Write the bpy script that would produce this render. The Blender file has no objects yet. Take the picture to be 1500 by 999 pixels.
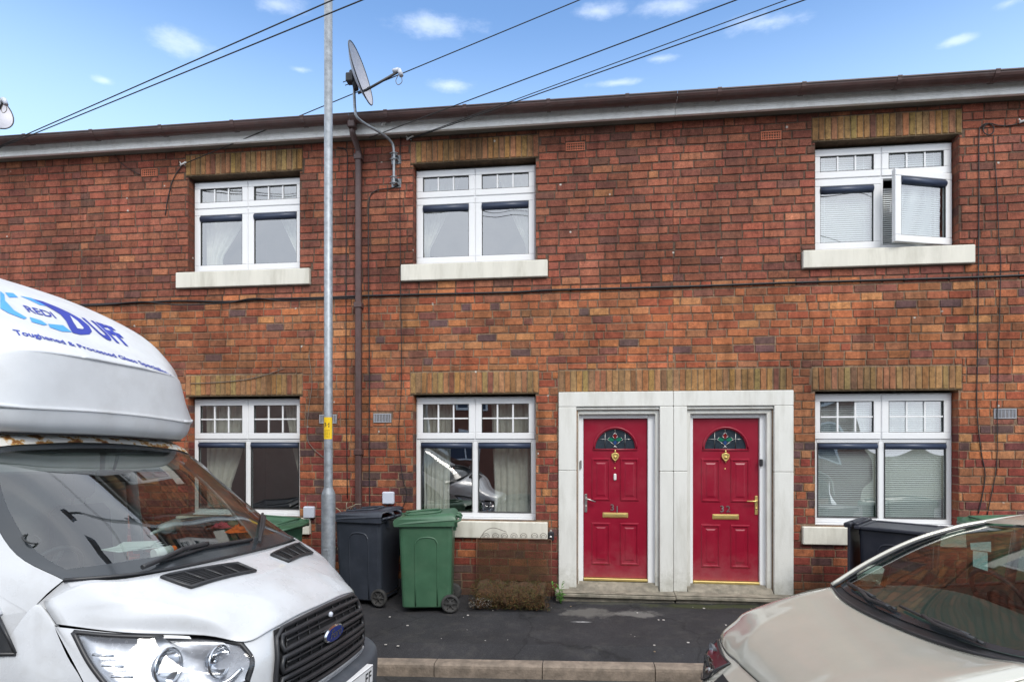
import bpy, bmesh, math, random
from mathutils import Vector, Matrix, Euler
from mathutils.bvhtree import BVHTree
random.seed(11)
SC = bpy.context.scene
COL = SC.collection
PI = math.pi
# ------------------------------------------------------------------ camera geometry
CF, CX0, CY0, CTH, CH, D = 870.0, 750.0, 642.0, math.atan(870/7380), 1.92, 7.07
_s, _c = math.sin(CTH), math.cos(CTH)
def ray(px, py):
    u = (px-CX0)/CF; v = -(py-CY0)/CF
    return Vector((-_s+u*_c, _c+u*_s, v))
def at(px, py, Y=D):
    r = ray(px, py); t = Y/r.y
    return Vector((r.x*t, Y, CH+r.z*t))
CAM = Vector((0, 0, CH))

# ------------------------------------------------------------------ materials
def newmat(name):
    m = bpy.data.materials.new(name); m.use_nodes = True
    nt = m.node_tree; nt.nodes.clear()
    return m, nt
def N(nt, t, **kw):
    n = nt.nodes.new(t)
    for k, v in kw.items():
        if k.startswith('i_'):
            n.inputs[k[2:].replace('_', ' ')].default_value = v
        elif k.startswith('n_'):
            n.inputs[int(k[2:])].default_value = v
        else: setattr(n, k, v)
    return n
def ramp(nt, pts, interp='LINEAR'):
    r = nt.nodes.new('ShaderNodeValToRGB'); e = r.color_ramp.elements
    r.color_ramp.interpolation = interp
    while len(e) > 1: e.remove(e[-1])
    for i, (p, c) in enumerate(pts):
        if i == 0: el = e[0]; el.position = p
        else: el = e.new(p)
        el.color = tuple(c)+(1,) if len(c) == 3 else c
    return r
def pbr(name, col, rough=.5, metal=0, coat=0, var=.12, vscale=6, bump=0, bscale=60, dirt=None, spec=.5,
        dirtscale=3, dirtamt=.5, roughvar=.1, trans=0, sheen=0, streak=False, base=None):
    """general painted / plastic / stone surface with tonal variation, dirt patches and bump"""
    m, nt = newmat(name); L = nt.links.new
    out = N(nt, 'ShaderNodeOutputMaterial'); b = N(nt, 'ShaderNodeBsdfPrincipled')
    L(b.outputs[0], out.inputs[0])
    tc = N(nt, 'ShaderNodeTexCoord')
    n1 = N(nt, 'ShaderNodeTexNoise', i_Scale=vscale, i_Detail=6.0, i_Roughness=.6)
    mp = N(nt, 'ShaderNodeMapping'); L(tc.outputs['Object'], mp.inputs[0]); L(mp.outputs[0], n1.inputs[0])
    if streak: mp.inputs['Scale'].default_value = (1, 1, .18)
    mr = N(nt, 'ShaderNodeMapRange'); mr.inputs[1].default_value = .3; mr.inputs[2].default_value = .7
    mr.inputs[3].default_value = 1-var; mr.inputs[4].default_value = 1+var
    L(n1.outputs[0], mr.inputs[0])
    mx = N(nt, 'ShaderNodeMix', data_type='RGBA', blend_type='MULTIPLY'); mx.inputs[0].default_value = 1
    mx.inputs[6].default_value = (*col, 1); L(mr.outputs[0], mx.inputs[7])
    res = mx.outputs[2]
    if dirt:
        n2 = N(nt, 'ShaderNodeTexNoise', i_Scale=dirtscale, i_Detail=8.0, i_Roughness=.7)
        L(mp.outputs[0], n2.inputs[0])
        m2 = N(nt, 'ShaderNodeMapRange'); m2.inputs[1].default_value = .48; m2.inputs[2].default_value = .75
        m2.inputs[3].default_value = 0; m2.inputs[4].default_value = dirtamt
        L(n2.outputs[0], m2.inputs[0])
        m3 = N(nt, 'ShaderNodeMix', data_type='RGBA'); L(m2.outputs[0], m3.inputs[0])
        L(res, m3.inputs[6]); m3.inputs[7].default_value = (*dirt, 1); res = m3.outputs[2]
    if base:      # splash dirt that climbs a little way up from the ground
        sp = N(nt, 'ShaderNodeSeparateXYZ'); L(tc.outputs['Object'], sp.inputs[0])
        nb = N(nt, 'ShaderNodeTexNoise', i_Scale=9.0, i_Detail=8.0, i_Roughness=.75); L(tc.outputs['Object'], nb.inputs[0])
        ma = N(nt, 'ShaderNodeMath', operation='MULTIPLY_ADD'); L(nb.outputs[0], ma.inputs[0]); ma.inputs[1].default_value = -.9; L(sp.outputs['Z'], ma.inputs[2])
        mb_ = N(nt, 'ShaderNodeMapRange'); L(ma.outputs[0], mb_.inputs[0]); mb_.inputs[1].default_value = base[0]-.40; mb_.inputs[2].default_value = base[0]-.75; mb_.inputs[3].default_value = 0; mb_.inputs[4].default_value = base[2]
        m4 = N(nt, 'ShaderNodeMix', data_type='RGBA'); L(mb_.outputs[0], m4.inputs[0]); L(res, m4.inputs[6]); m4.inputs[7].default_value = (*base[1], 1); res = m4.outputs[2]
    L(res, b.inputs['Base Color'])
    mr2 = N(nt, 'ShaderNodeMapRange'); mr2.inputs[3].default_value = max(.02, rough-roughvar); mr2.inputs[4].default_value = min(1, rough+roughvar)
    L(n1.outputs[0], mr2.inputs[0]); L(mr2.outputs[0], b.inputs['Roughness'])
    b.inputs['Metallic'].default_value = metal
    b.inputs['Coat Weight'].default_value = coat; b.inputs['Coat Roughness'].default_value = .04
    b.inputs['Specular IOR Level'].default_value = spec
    if bump:
        n3 = N(nt, 'ShaderNodeTexNoise', i_Scale=bscale, i_Detail=4.0); L(tc.outputs['Object'], n3.inputs[0])
        bp = N(nt, 'ShaderNodeBump'); bp.inputs['Strength'].default_value = bump; bp.inputs['Distance'].default_value = .01
        L(n3.outputs[0], bp.inputs['Height']); L(bp.outputs[0], b.inputs['Normal'])
    return m
def glassmat(name, r0=.08, tint=(.9, .95, .94), wob=0.0, rough=0.0):
    m, nt = newmat(name); L = nt.links.new
    out = N(nt, 'ShaderNodeOutputMaterial'); mix = N(nt, 'ShaderNodeMixShader')
    tr = N(nt, 'ShaderNodeBsdfTransparent'); tr.inputs[0].default_value = (*tint, 1)
    gl = N(nt, 'ShaderNodeBsdfGlossy'); gl.inputs['Roughness'].default_value = rough
    lw = N(nt, 'ShaderNodeLayerWeight'); lw.inputs[0].default_value = .5
    p = N(nt, 'ShaderNodeMath', operation='POWER'); p.inputs[1].default_value = 3.2
    mr = N(nt, 'ShaderNodeMapRange'); mr.inputs[3].default_value = r0; mr.inputs[4].default_value = 1
    L(lw.outputs['Facing'], p.inputs[0]); L(p.outputs[0], mr.inputs[0]); L(mr.outputs[0], mix.inputs[0])
    L(tr.outputs[0], mix.inputs[1]); L(gl.outputs[0], mix.inputs[2]); L(mix.outputs[0], out.inputs[0])
    if wob:
        tc = N(nt, 'ShaderNodeTexCoord'); n = N(nt, 'ShaderNodeTexNoise', i_Scale=1.3, i_Detail=1.0)
        L(tc.outputs['Object'], n.inputs[0]); bp = N(nt, 'ShaderNodeBump'); bp.inputs['Strength'].default_value = 1
        bp.inputs['Distance'].default_value = wob; L(n.outputs[0], bp.inputs['Height']); L(bp.outputs[0], gl.inputs['Normal'])
    return m

# ------------------------------------------------------------------ mesh builder
class MB:
    def __init__(s): s.v = []; s.f = []; s.mi = []; s.sm = []; s.col = []
    def face(s, idx, mi=0, sm=False, col=None):
        s.f.append(tuple(idx)); s.mi.append(mi); s.sm.append(sm); s.col.append(col)
    def add(s, vs, fs, mi=0, sm=False, col=None):
        o = len(s.v); s.v += [tuple(v) for v in vs]
        for f in fs: s.face([i+o for i in f], mi, sm, col)
    def box(s, x0, x1, y0, y1, z0, z1, mi=0, bev=0, col=None, M=None):
        if bev <= 0:
            vs = [(x, y, z) for x in (x0, x1) for y in (y0, y1) for z in (z0, z1)]
            fs = [(0,1,3,2),(4,6,7,5),(0,4,5,1),(2,3,7,6),(0,2,6,4),(1,5,7,3)]
        else:
            b = min(bev, (x1-x0)*.45, (y1-y0)*.45, (z1-z0)*.45)
            vs = []; ids = {}
            for a, X in enumerate((x0, x1)):
                for c, Y in enumerate((y0, y1)):
                    for e, Z in enumerate((z0, z1)):
                        sx = b if a == 0 else -b; sy = b if c == 0 else -b; sz = b if e == 0 else -b
                        ids[a,c,e,0] = len(vs); vs.append((X, Y+sy, Z+sz))
                        ids[a,c,e,1] = len(vs); vs.append((X+sx, Y, Z+sz))
                        ids[a,c,e,2] = len(vs); vs.append((X+sx, Y+sy, Z))
            fs = []
            for a in (0, 1):
                q = [ids[a,0,0,0], ids[a,1,0,0], ids[a,1,1,0], ids[a,0,1,0]]; fs.append(q if a else q[::-1])
                q = [ids[0,a,0,1], ids[1,a,0,1], ids[1,a,1,1], ids[0,a,1,1]]; fs.append(q[::-1] if a else q)
                q = [ids[0,0,a,2], ids[1,0,a,2], ids[1,1,a,2], ids[0,1,a,2]]; fs.append(q if a else q[::-1])
            for c in (0, 1):
                for e in (0, 1):
                    fs.append([ids[0,c,e,1], ids[1,c,e,1], ids[1,c,e,2], ids[0,c,e,2]])
                    fs.append([ids[c,0,e,0], ids[c,1,e,0], ids[c,1,e,2], ids[c,0,e,2]])
                    fs.append([ids[c,e,0,0], ids[c,e,1,0], ids[c,e,1,1], ids[c,e,0,1]])
                    for g in (0, 1): fs.append([ids[c,e,g,0], ids[c,e,g,1], ids[c,e,g,2]])
        if M is not None: vs = [tuple(M @ Vector(v)) for v in vs]
        s.add(vs, fs, mi, False, col)
    def tube(s, pts, r, n=8, mi=0, cap=True, sm=True, close=False, col=None):
        pts = [Vector(p) for p in pts]; m = len(pts)
        rr = r if isinstance(r, (list, tuple)) else [r]*m
        o = len(s.v); up = None
        for i, p in enumerate(pts):
            if close: t = pts[(i+1) % m]-pts[i-1]
            else: t = pts[min(i+1, m-1)]-pts[max(i-1, 0)]
            t = t.normalized() if t.length > 1e-9 else Vector((0, 0, 1))
            if up is None: up = Vector((0, 0, 1)) if abs(t.z) < .9 else Vector((1, 0, 0))
            a = t.cross(up)
            if a.length < 1e-6: a = t.cross(Vector((1, 0, 0)))
            a.normalize(); b = a.cross(t).normalized(); up = b
            for k in range(n):
                w = 2*PI*(k+.5)/n; s.v.append(tuple(p+(a*math.cos(w)+b*math.sin(w))*rr[i]))
        for i in range(m if close else m-1):
            j = (i+1) % m
            for k in range(n):
                k2 = (k+1) % n; s.face((o+i*n+k, o+i*n+k2, o+j*n+k2, o+j*n+k), mi, sm, col)
        if cap and not close:
            s.face([o+k for k in range(n)][::-1], mi, False, col); s.face([o+(m-1)*n+k for k in range(n)], mi, False, col)
    def lathe(s, prof, n=20, M=None, mi=0, sm=True, arc=2*PI):
        """prof: (r, h) list around local Z"""
        o = len(s.v); M = M or Matrix()
        full = abs(arc-2*PI) < 1e-6; nn = n if full else n+1
        for r, h in prof:
            for k in range(nn):
                w = arc*k/n; s.v.append(tuple(M @ Vector((r*math.cos(w), r*math.sin(w), h))))
        for i in range(len(prof)-1):
            for k in range(n):
                k2 = (k+1) % nn; s.face((o+i*nn+k, o+i*nn+k2, o+(i+1)*nn+k2, o+(i+1)*nn+k), mi, sm)
    def prism(s, poly, a, b, axis='y', mi=0, M=None, sm=False):
        """poly in the plane perpendicular to axis, extruded a..b"""
        def P(u, v, w):
            return (u, w, v) if axis == 'y' else ((w, u, v) if axis == 'x' else (u, v, w))
        n = len(poly); vs = [P(u, v, a) for u, v in poly]+[P(u, v, b) for u, v in poly]
        if M is not None: vs = [tuple(M @ Vector(v)) for v in vs]
        o = len(s.v); s.v += vs
        s.face([o+i for i in range(n)], mi); s.face([o+n+i for i in range(n)][::-1], mi)
        for i in range(n):
            j = (i+1) % n; s.face((o+i, o+n+i, o+n+j, o+j), mi, sm)
    def patch(s, grid, nu=4, nv=4, mi=0, sm=True, mirror=False, mifn=None, off=0):
        """smooth surface through a control grid (rows of points); mirror: rows start at y=0 and are doubled"""
        g = [[Vector(p) for p in row] for row in grid]
        if mirror: g = [[Vector((p.x, -p.y, p.z)) for p in row[:0:-1]]+row for row in g]
        P = surf(g, nu, nv)
        R, C = len(P), len(P[0]); o = len(s.v)
        if off:
            Nn = []
            for i in range(R):
                r_ = []
                for j in range(C):
                    a = P[min(i+1, R-1)][j]-P[max(i-1, 0)][j]; b = P[i][min(j+1, C-1)]-P[i][max(j-1, 0)]
                    r_.append(a.cross(b).normalized())
                Nn.append(r_)
            P = [[P[i][j]+Nn[i][j]*off for j in range(C)] for i in range(R)]
        for row in P:
            for p in row: s.v.append(tuple(p))
        for i in range(R-1):
            for j in range(C-1):
                k = mifn((i+.5)/(R-1), (j+.5)/(C-1)) if mifn else mi
                if k is None: continue
                s.face((o+i*C+j, o+i*C+j+1, o+(i+1)*C+j+1, o+(i+1)*C+j), k, sm)
        return P
    def build(s, name, mats, parent=None, recalc=False, M=None):
        me = bpy.data.meshes.new(name)
        vs = s.v if M is None else [tuple(M @ Vector(v)) for v in s.v]
        me.from_pydata(vs, [], s.f)
        if not isinstance(mats, (list, tuple)): mats = [mats]
        for m in mats: me.materials.append(m)
        me.polygons.foreach_set('material_index', s.mi); me.polygons.foreach_set('use_smooth', s.sm)
        if any(c is not None for c in s.col):
            ca = me.color_attributes.new('Col', 'FLOAT_COLOR', 'CORNER'); dat = []
            for f, c in zip(s.f, s.col):
                c = c or (.5, .5, .5)
                dat += [c[0], c[1], c[2], 1]*len(f)
            ca.data.foreach_set('color', dat)
        me.update()
        if recalc:
            bm = bmesh.new(); bm.from_mesh(me); bmesh.ops.recalc_face_normals(bm, faces=bm.faces); bm.to_mesh(me); bm.free()
        o = bpy.data.objects.new(name, me); COL.objects.link(o)
        if parent: o.parent = parent
        return o
def cr(p0, p1, p2, p3, t):
    return .5*((2*p1)+(p2-p0)*t+(2*p0-5*p1+4*p2-p3)*t*t+(3*p1-p0-3*p2+p3)*t*t*t)
def spline(pts, n):
    out = []
    m = len(pts)
    for i in range(m-1):
        p1, p2 = pts[i], pts[i+1]
        p0 = pts[i-1] if i > 0 else 2*p1-p2
        p3 = pts[i+2] if i+2 < m else 2*p2-p1
        for k in range(n): out.append(cr(p0, p1, p2, p3, k/n))
    out.append(pts[-1].copy() if hasattr(pts[-1], 'copy') else pts[-1])
    return out
def surf(g, nu, nv):
    rows = [spline(r, nv) for r in g]
    cols = [spline([r[j] for r in rows], nu) for j in range(len(rows[0]))]
    return [[cols[j][i] for j in range(len(cols))] for i in range(len(cols[0]))]
def sp3(pts, n=6): return spline([Vector(p) for p in pts], n)

def tag(o, label=None, cat=None, group=None, kind=None):
    if label: o['label'] = label
    if cat: o['category'] = cat
    if group: o['group'] = group
    if kind: o['kind'] = kind
    return o
def empty(name, loc=(0, 0, 0), rot=(0, 0, 0), label=None, cat=None, group=None):
    o = bpy.data.objects.new(name, None); COL.objects.link(o); o.location = loc; o.rotation_euler = rot
    o.empty_display_size = .1
    return tag(o, label, cat, group)
def textmesh(body, size, extrude=0.0, shear=0.0, bold=0.0, align='CENTER', spacing=1.0):
    cu = bpy.data.curves.new('t', 'FONT'); cu.body = body; cu.size = size; cu.extrude = extrude
    cu.align_x = align; cu.shear = shear; cu.offset = bold; cu.space_character = spacing; cu.resolution_u = 4
    ob = bpy.data.objects.new('t', cu); COL.objects.link(ob)
    dg = bpy.context.evaluated_depsgraph_get(); dg.update()
    me = bpy.data.meshes.new_from_object(ob.evaluated_get(dg))
    vs = [v.co.copy() for v in me.vertices]; fs = [tuple(p.vertices) for p in me.polygons]
    bpy.data.objects.remove(ob); bpy.data.curves.remove(cu); bpy.data.meshes.remove(me)
    return vs, fs

# ------------------------------------------------------------------ material library
def brickmat(name, rough=.88, soot=.68):
    m, nt = newmat(name); L = nt.links.new
    out = N(nt, 'ShaderNodeOutputMaterial'); b = N(nt, 'ShaderNodeBsdfPrincipled'); L(b.outputs[0], out.inputs[0])
    at_ = N(nt, 'ShaderNodeVertexColor'); at_.layer_name = 'Col'
    tc = N(nt, 'ShaderNodeTexCoord')
    n1 = N(nt, 'ShaderNodeTexNoise', i_Scale=17.0, i_Detail=10.0, i_Roughness=.82); L(tc.outputs['Object'], n1.inputs[0])
    n2 = N(nt, 'ShaderNodeTexNoise', i_Scale=150.0, i_Detail=3.0, i_Roughness=.7); L(tc.outputs['Object'], n2.inputs[0])
    n3 = N(nt, 'ShaderNodeTexNoise', i_Scale=1.1, i_Detail=6.0, i_Roughness=.65); L(tc.outputs['Object'], n3.inputs[0])
    r1 = ramp(nt, [(.30, (.34, .33, .34)), (.44, (.82, .80, .80)), (.54, (1.08, 1.06, 1.04)), (.70, (1.42, 1.34, 1.26))]); L(n1.outputs[0], r1.inputs[0])
    r2 = ramp(nt, [(.32, (.55, .55, .55)), (.52, (1, 1, 1)), (.70, (1.5, 1.5, 1.5))]); L(n2.outputs[0], r2.inputs[0])
    r3 = ramp(nt, [(.36, (soot, soot, soot)), (.55, (1, 1, 1)), (.7, (1.1, 1.08, 1.05))]); L(n3.outputs[0], r3.inputs[0])
    prev = at_.outputs[0]
    for r in (r1, r2, r3):
        mx = N(nt, 'ShaderNodeMix', data_type='RGBA', blend_type='MULTIPLY'); mx.inputs[0].default_value = 1
        L(prev, mx.inputs[6]); L(r.outputs[0], mx.inputs[7]); prev = mx.outputs[2]
    # rain streaks and a damp band along the foot of the wall
    ms = N(nt, 'ShaderNodeMapping'); ms.inputs['Scale'].default_value = (5.5, 1, .45); L(tc.outputs['Object'], ms.inputs[0])
    n5 = N(nt, 'ShaderNodeTexNoise', i_Scale=1.6, i_Detail=7.0, i_Roughness=.7); L(ms.outputs[0], n5.inputs[0])
    r5 = ramp(nt, [(.34, (.68, .67, .66)), (.50, (1, 1, 1)), (.68, (1.08, 1.07, 1.05))]); L(n5.outputs[0], r5.inputs[0])
    mx = N(nt, 'ShaderNodeMix', data_type='RGBA', blend_type='MULTIPLY'); mx.inputs[0].default_value = 1
    L(prev, mx.inputs[6]); L(r5.outputs[0], mx.inputs[7]); prev = mx.outputs[2]
    sp = N(nt, 'ShaderNodeSeparateXYZ'); L(tc.outputs['Object'], sp.inputs[0])
    ma = N(nt, 'ShaderNodeMath', operation='MULTIPLY_ADD'); L(n1.outputs[0], ma.inputs[0]); ma.inputs[1].default_value = -.8; L(sp.outputs['Z'], ma.inputs[2])
    mb_ = N(nt, 'ShaderNodeMapRange'); L(ma.outputs[0], mb_.inputs[0]); mb_.inputs[1].default_value = .05; mb_.inputs[2].default_value = -.35; mb_.inputs[3].default_value = 0; mb_.inputs[4].default_value = .7
    m4 = N(nt, 'ShaderNodeMix', data_type='RGBA'); L(mb_.outputs[0], m4.inputs[0]); L(prev, m4.inputs[6]); m4.inputs[7].default_value = (.055, .048, .03, 1); prev = m4.outputs[2]
    # small pale lime spots
    v = N(nt, 'ShaderNodeTexVoronoi', i_Scale=3.2); L(tc.outputs['Object'], v.inputs[0])
    rs = ramp(nt, [(0, (1, 1, 1)), (.035, (1, 1, 1)), (.05, (0, 0, 0))]); L(v.outputs[0], rs.inputs[0])
    mx = N(nt, 'ShaderNodeMix', data_type='RGBA'); L(rs.outputs[0], mx.inputs[0]); L(prev, mx.inputs[6]); mx.inputs[7].default_value = (.5, .47, .42, 1)
    L(mx.outputs[2], b.inputs['Base Color'])
    b.inputs['Roughness'].default_value = rough; b.inputs['Specular IOR Level'].default_value = .3
    ad = N(nt, 'ShaderNodeMath', operation='ADD'); L(n1.outputs[0], ad.inputs[0]); L(n2.outputs[0], ad.inputs[1])
    bp = N(nt, 'ShaderNodeBump'); bp.inputs['Strength'].default_value = .5; bp.inputs['Distance'].default_value = .006
    L(ad.outputs[0], bp.inputs['Height']); L(bp.outputs[0], b.inputs['Normal'])
    return m
M = {}
M['brick'] = brickmat('brickwork')
M['lintel'] = brickmat('lintel_brick', soot=.6)
M['sill'] = pbr('painted_stone', (.66, .64, .56), .6, var=.08, dirt=(.24, .22, .15), dirtscale=5, dirtamt=.5, bump=.15, bscale=90, streak=True)
M['surround'] = pbr('painted_surround', (.68, .68, .64), .55, var=.06, dirt=(.36, .35, .29), dirtscale=5, dirtamt=.55, bump=.12, bscale=60, streak=True, base=(.36, (.24, .23, .17), .6))
M['upvc'] = pbr('white_upvc', (.78, .79, .80), .25, var=.03, dirt=(.5, .49, .45), dirtscale=6, dirtamt=.18, spec=.5)
M['seal'] = pbr('black_seal', (.03, .03, .03), .6)
M['pane'] = glassmat('window_glass', .40, (.80, .86, .85), wob=.02)
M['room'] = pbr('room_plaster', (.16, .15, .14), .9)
M['curtain'] = pbr('net_curtain', (.84, .80, .72), .9, var=.12, vscale=12)
M['blind'] = pbr('blind_slats', (.86, .88, .88), .5, var=.04)
M['cassette'] = pbr('navy_cassette', (.035, .05, .09), .4)
M['fascia'] = pbr('painted_fascia', (.90, .90, .88), .5, var=.05, dirt=(.32, .31, .27), dirtscale=9, dirtamt=.35)
M['soffit'] = pbr('soffit', (.22, .20, .17), .8, dirt=(.06, .05, .04))
M['gutter'] = pbr('brown_plastic', (.082, .044, .040), .4, var=.2, dirt=(.10, .085, .08), dirtscale=9)
M['slate'] = pbr('roof_slate', (.09, .09, .10), .7, var=.3, vscale=4, bump=.3)
M['door'] = pbr('red_door', (.25, .004, .022), .33, var=.08, bump=.04, bscale=30, dirt=(.34, .10, .11), dirtscale=2.5, dirtamt=.22, base=(.52, (.34, .16, .16), .30))
M['brass'] = pbr('brass', (.80, .62, .24), .38, metal=.85, var=.04, vscale=10)
M['steel'] = pbr('satin_steel', (.55, .54, .52), .35, metal=1)
M['galv'] = pbr('galvanised', (.29, .315, .34), .5, metal=.55, var=.25, vscale=22, dirt=(.17, .185, .20), dirtscale=9, dirtamt=.6, bump=.08)
M['chrome'] = pbr('chrome', (.8, .81, .83), .12, metal=1, var=.05)
M['black'] = pbr('black_plastic', (.02, .021, .024), .45, var=.2)
M['rubber'] = pbr('rubber', (.03, .03, .03), .8, var=.25, dirt=(.12, .11, .10), dirtscale=12)
M['cable'] = pbr('black_cable', (.014, .014, .015), .55)
M['greycable'] = pbr('grey_cable', (.16, .14, .12), .7)
M['stepstone'] = pbr('step_stone', (.235, .21, .165), .85, var=.35, vscale=9, dirt=(.07, .07, .05), dirtscale=6, dirtamt=.85, bump=.5, bscale=45)
M['kerb'] = pbr('kerb_stone', (.23, .185, .145), .85, var=.3, vscale=14, dirt=(.09, .075, .06), dirtscale=5, dirtamt=.7, bump=.5, bscale=60)
M['terracotta'] = pbr('terracotta', (.46, .14, .075), .85, var=.2)
M['ventgrey'] = pbr('grey_vent', (.30, .31, .34), .5)
M['boxgrey'] = pbr('pale_box', (.52, .56, .64), .45, var=.04, dirt=(.35, .34, .33))
M['white'] = pbr('white_plastic', (.75, .75, .73), .4)
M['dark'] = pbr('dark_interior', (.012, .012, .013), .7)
# ================================================================== THE TERRACE
COURSE, BRK, JT = .093, .232, .011
UPZ = (4.065, 5.235); LOZ = (.955, 2.43)
WIN = {'A': (-8.80,), 'B': (-4.26,), 'C': (-1.30,), 'D': (3.37,), 'E': (6.33,)}
HOUSE = {'A': (-10.3, -6.53), 'B': (-6.53, -2.74), 'C': (-2.74, 1.05), 'D': (1.05, 4.84), 'E': (4.84, 8.6)}
HW = .75
holes = []            # everything the bricks stop at
open_ = []            # real openings (also cut out of the mortar sheet)
for h in WIN:
    xc = WIN[h][0]
    for z0, z1, lt in ((UPZ[0], UPZ[1], 5.28), (LOZ[0], LOZ[1], 2.465)):
        open_.append((xc-HW, xc+HW, z0-.02, z1+.03))
        holes.append((xc-HW, xc+HW, z0-.02, z1+.03))
        holes.append((xc-HW-.035, xc+HW+.035, lt-.02, lt+.27))      # lintel
        holes.append((xc-HW-.15, xc+HW+.15, z0-.23, z0-.01))        # sill
YL = D+.115
DOORS = {'C': (at(854.8, 700, YL).x, at(948, 700, YL).x), 'D': (at(1014.6, 700, YL).x, at(1111.2, 700, YL).x), 'B': (-5.91-.37, -5.91+.37), 'A': (-7.15-.37, -7.15+.37)}
for pc in (1.05,):
    holes.append((pc-1.33, pc+1.325, -.3, 2.735))
    open_.append((pc-1.1, pc-.16, .05, 2.25)); open_.append((pc+.16, pc+1.1, .05, 2.25))
AIRT = {'B': [(-5.55, 5.35)], 'C': [(-.08, 5.37)], 'D': [(2.14, 5.37)]}
AIRG = {'B': [(-3.14, 2.16)], 'C': [(-2.44, 2.17)], 'D': [(4.59, 2.19)]}
for d in (AIRT, AIRG):
    for h in d:
        for (x, z) in d[h]: holes.append((x-.118, x+.118, z-.06, z+.06))

def brickcol(x, z, rnd):
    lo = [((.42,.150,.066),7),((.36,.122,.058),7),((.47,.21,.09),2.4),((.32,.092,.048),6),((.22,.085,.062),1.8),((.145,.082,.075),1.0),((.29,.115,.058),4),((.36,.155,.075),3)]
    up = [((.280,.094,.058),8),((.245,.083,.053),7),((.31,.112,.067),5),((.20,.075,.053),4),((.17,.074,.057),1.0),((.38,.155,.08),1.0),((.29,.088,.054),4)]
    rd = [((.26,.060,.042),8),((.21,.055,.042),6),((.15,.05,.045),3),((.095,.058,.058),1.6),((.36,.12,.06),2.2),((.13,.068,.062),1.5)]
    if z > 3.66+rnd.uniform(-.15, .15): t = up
    elif z < 1.75+rnd.uniform(-.35, .35): t = rd if rnd.random() < .75 else lo
    else: t = lo
    w = rnd.uniform(0, sum(k[1] for k in t))
    for c, k in t:
        w -= k
        if w <= 0: break
    j = rnd.uniform(.86, 1.14)
    return tuple(q*j*rnd.uniform(.94, 1.06) for q in c)
def mortarcol(z, rnd=random):
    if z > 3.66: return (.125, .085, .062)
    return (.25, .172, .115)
def subtract(r, hs):
    out = [r]
    for h in hs:
        nx = []
        for (x0, x1, z0, z1) in out:
            if h[0] >= x1 or h[1] <= x0 or h[2] >= z1 or h[3] <= z0: nx.append((x0, x1, z0, z1)); continue
            if h[0] > x0: nx.append((x0, h[0]-.004, z0, z1))
            if h[1] < x1: nx.append((h[1]+.004, x1, z0, z1))
            a, b = max(x0, h[0]), min(x1, h[1])
            if h[2] > z0: nx.append((a, b, z0, h[2]-.004))
            if h[3] < z1: nx.append((a, b, h[3]+.004, z1))
        out = nx
    return [q for q in out if q[1]-q[0] > .018 and q[3]-q[2] > .018]
def one_brick(mb, x0, x1, z0, z1, y, col, rnd, jit=.0032, bev=.0045, dep=.011, mi=0):
    j = lambda: rnd.uniform(-jit, jit)
    yo = y+rnd.uniform(-.0025, .002)
    o = [(x0+j(), z0+j()), (x1+j(), z0+j()), (x1+j(), z1+j()), (x0+j(), z1+j())]
    vs = [(x, y+dep, z) for x, z in o]
    b = bev
    inn = [(o[0][0]+b, o[0][1]+b), (o[1][0]-b, o[1][1]+b), (o[2][0]-b, o[2][1]-b), (o[3][0]+b, o[3][1]-b)]
    vs += [(x, yo+rnd.uniform(-.001, .001), z) for x, z in inn]
    mb.add(vs, [(4,5,6,7),(0,1,5,4),(1,2,6,5),(2,3,7,6),(3,0,4,7)], mi, False, col)
rb = random.Random(5)
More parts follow.
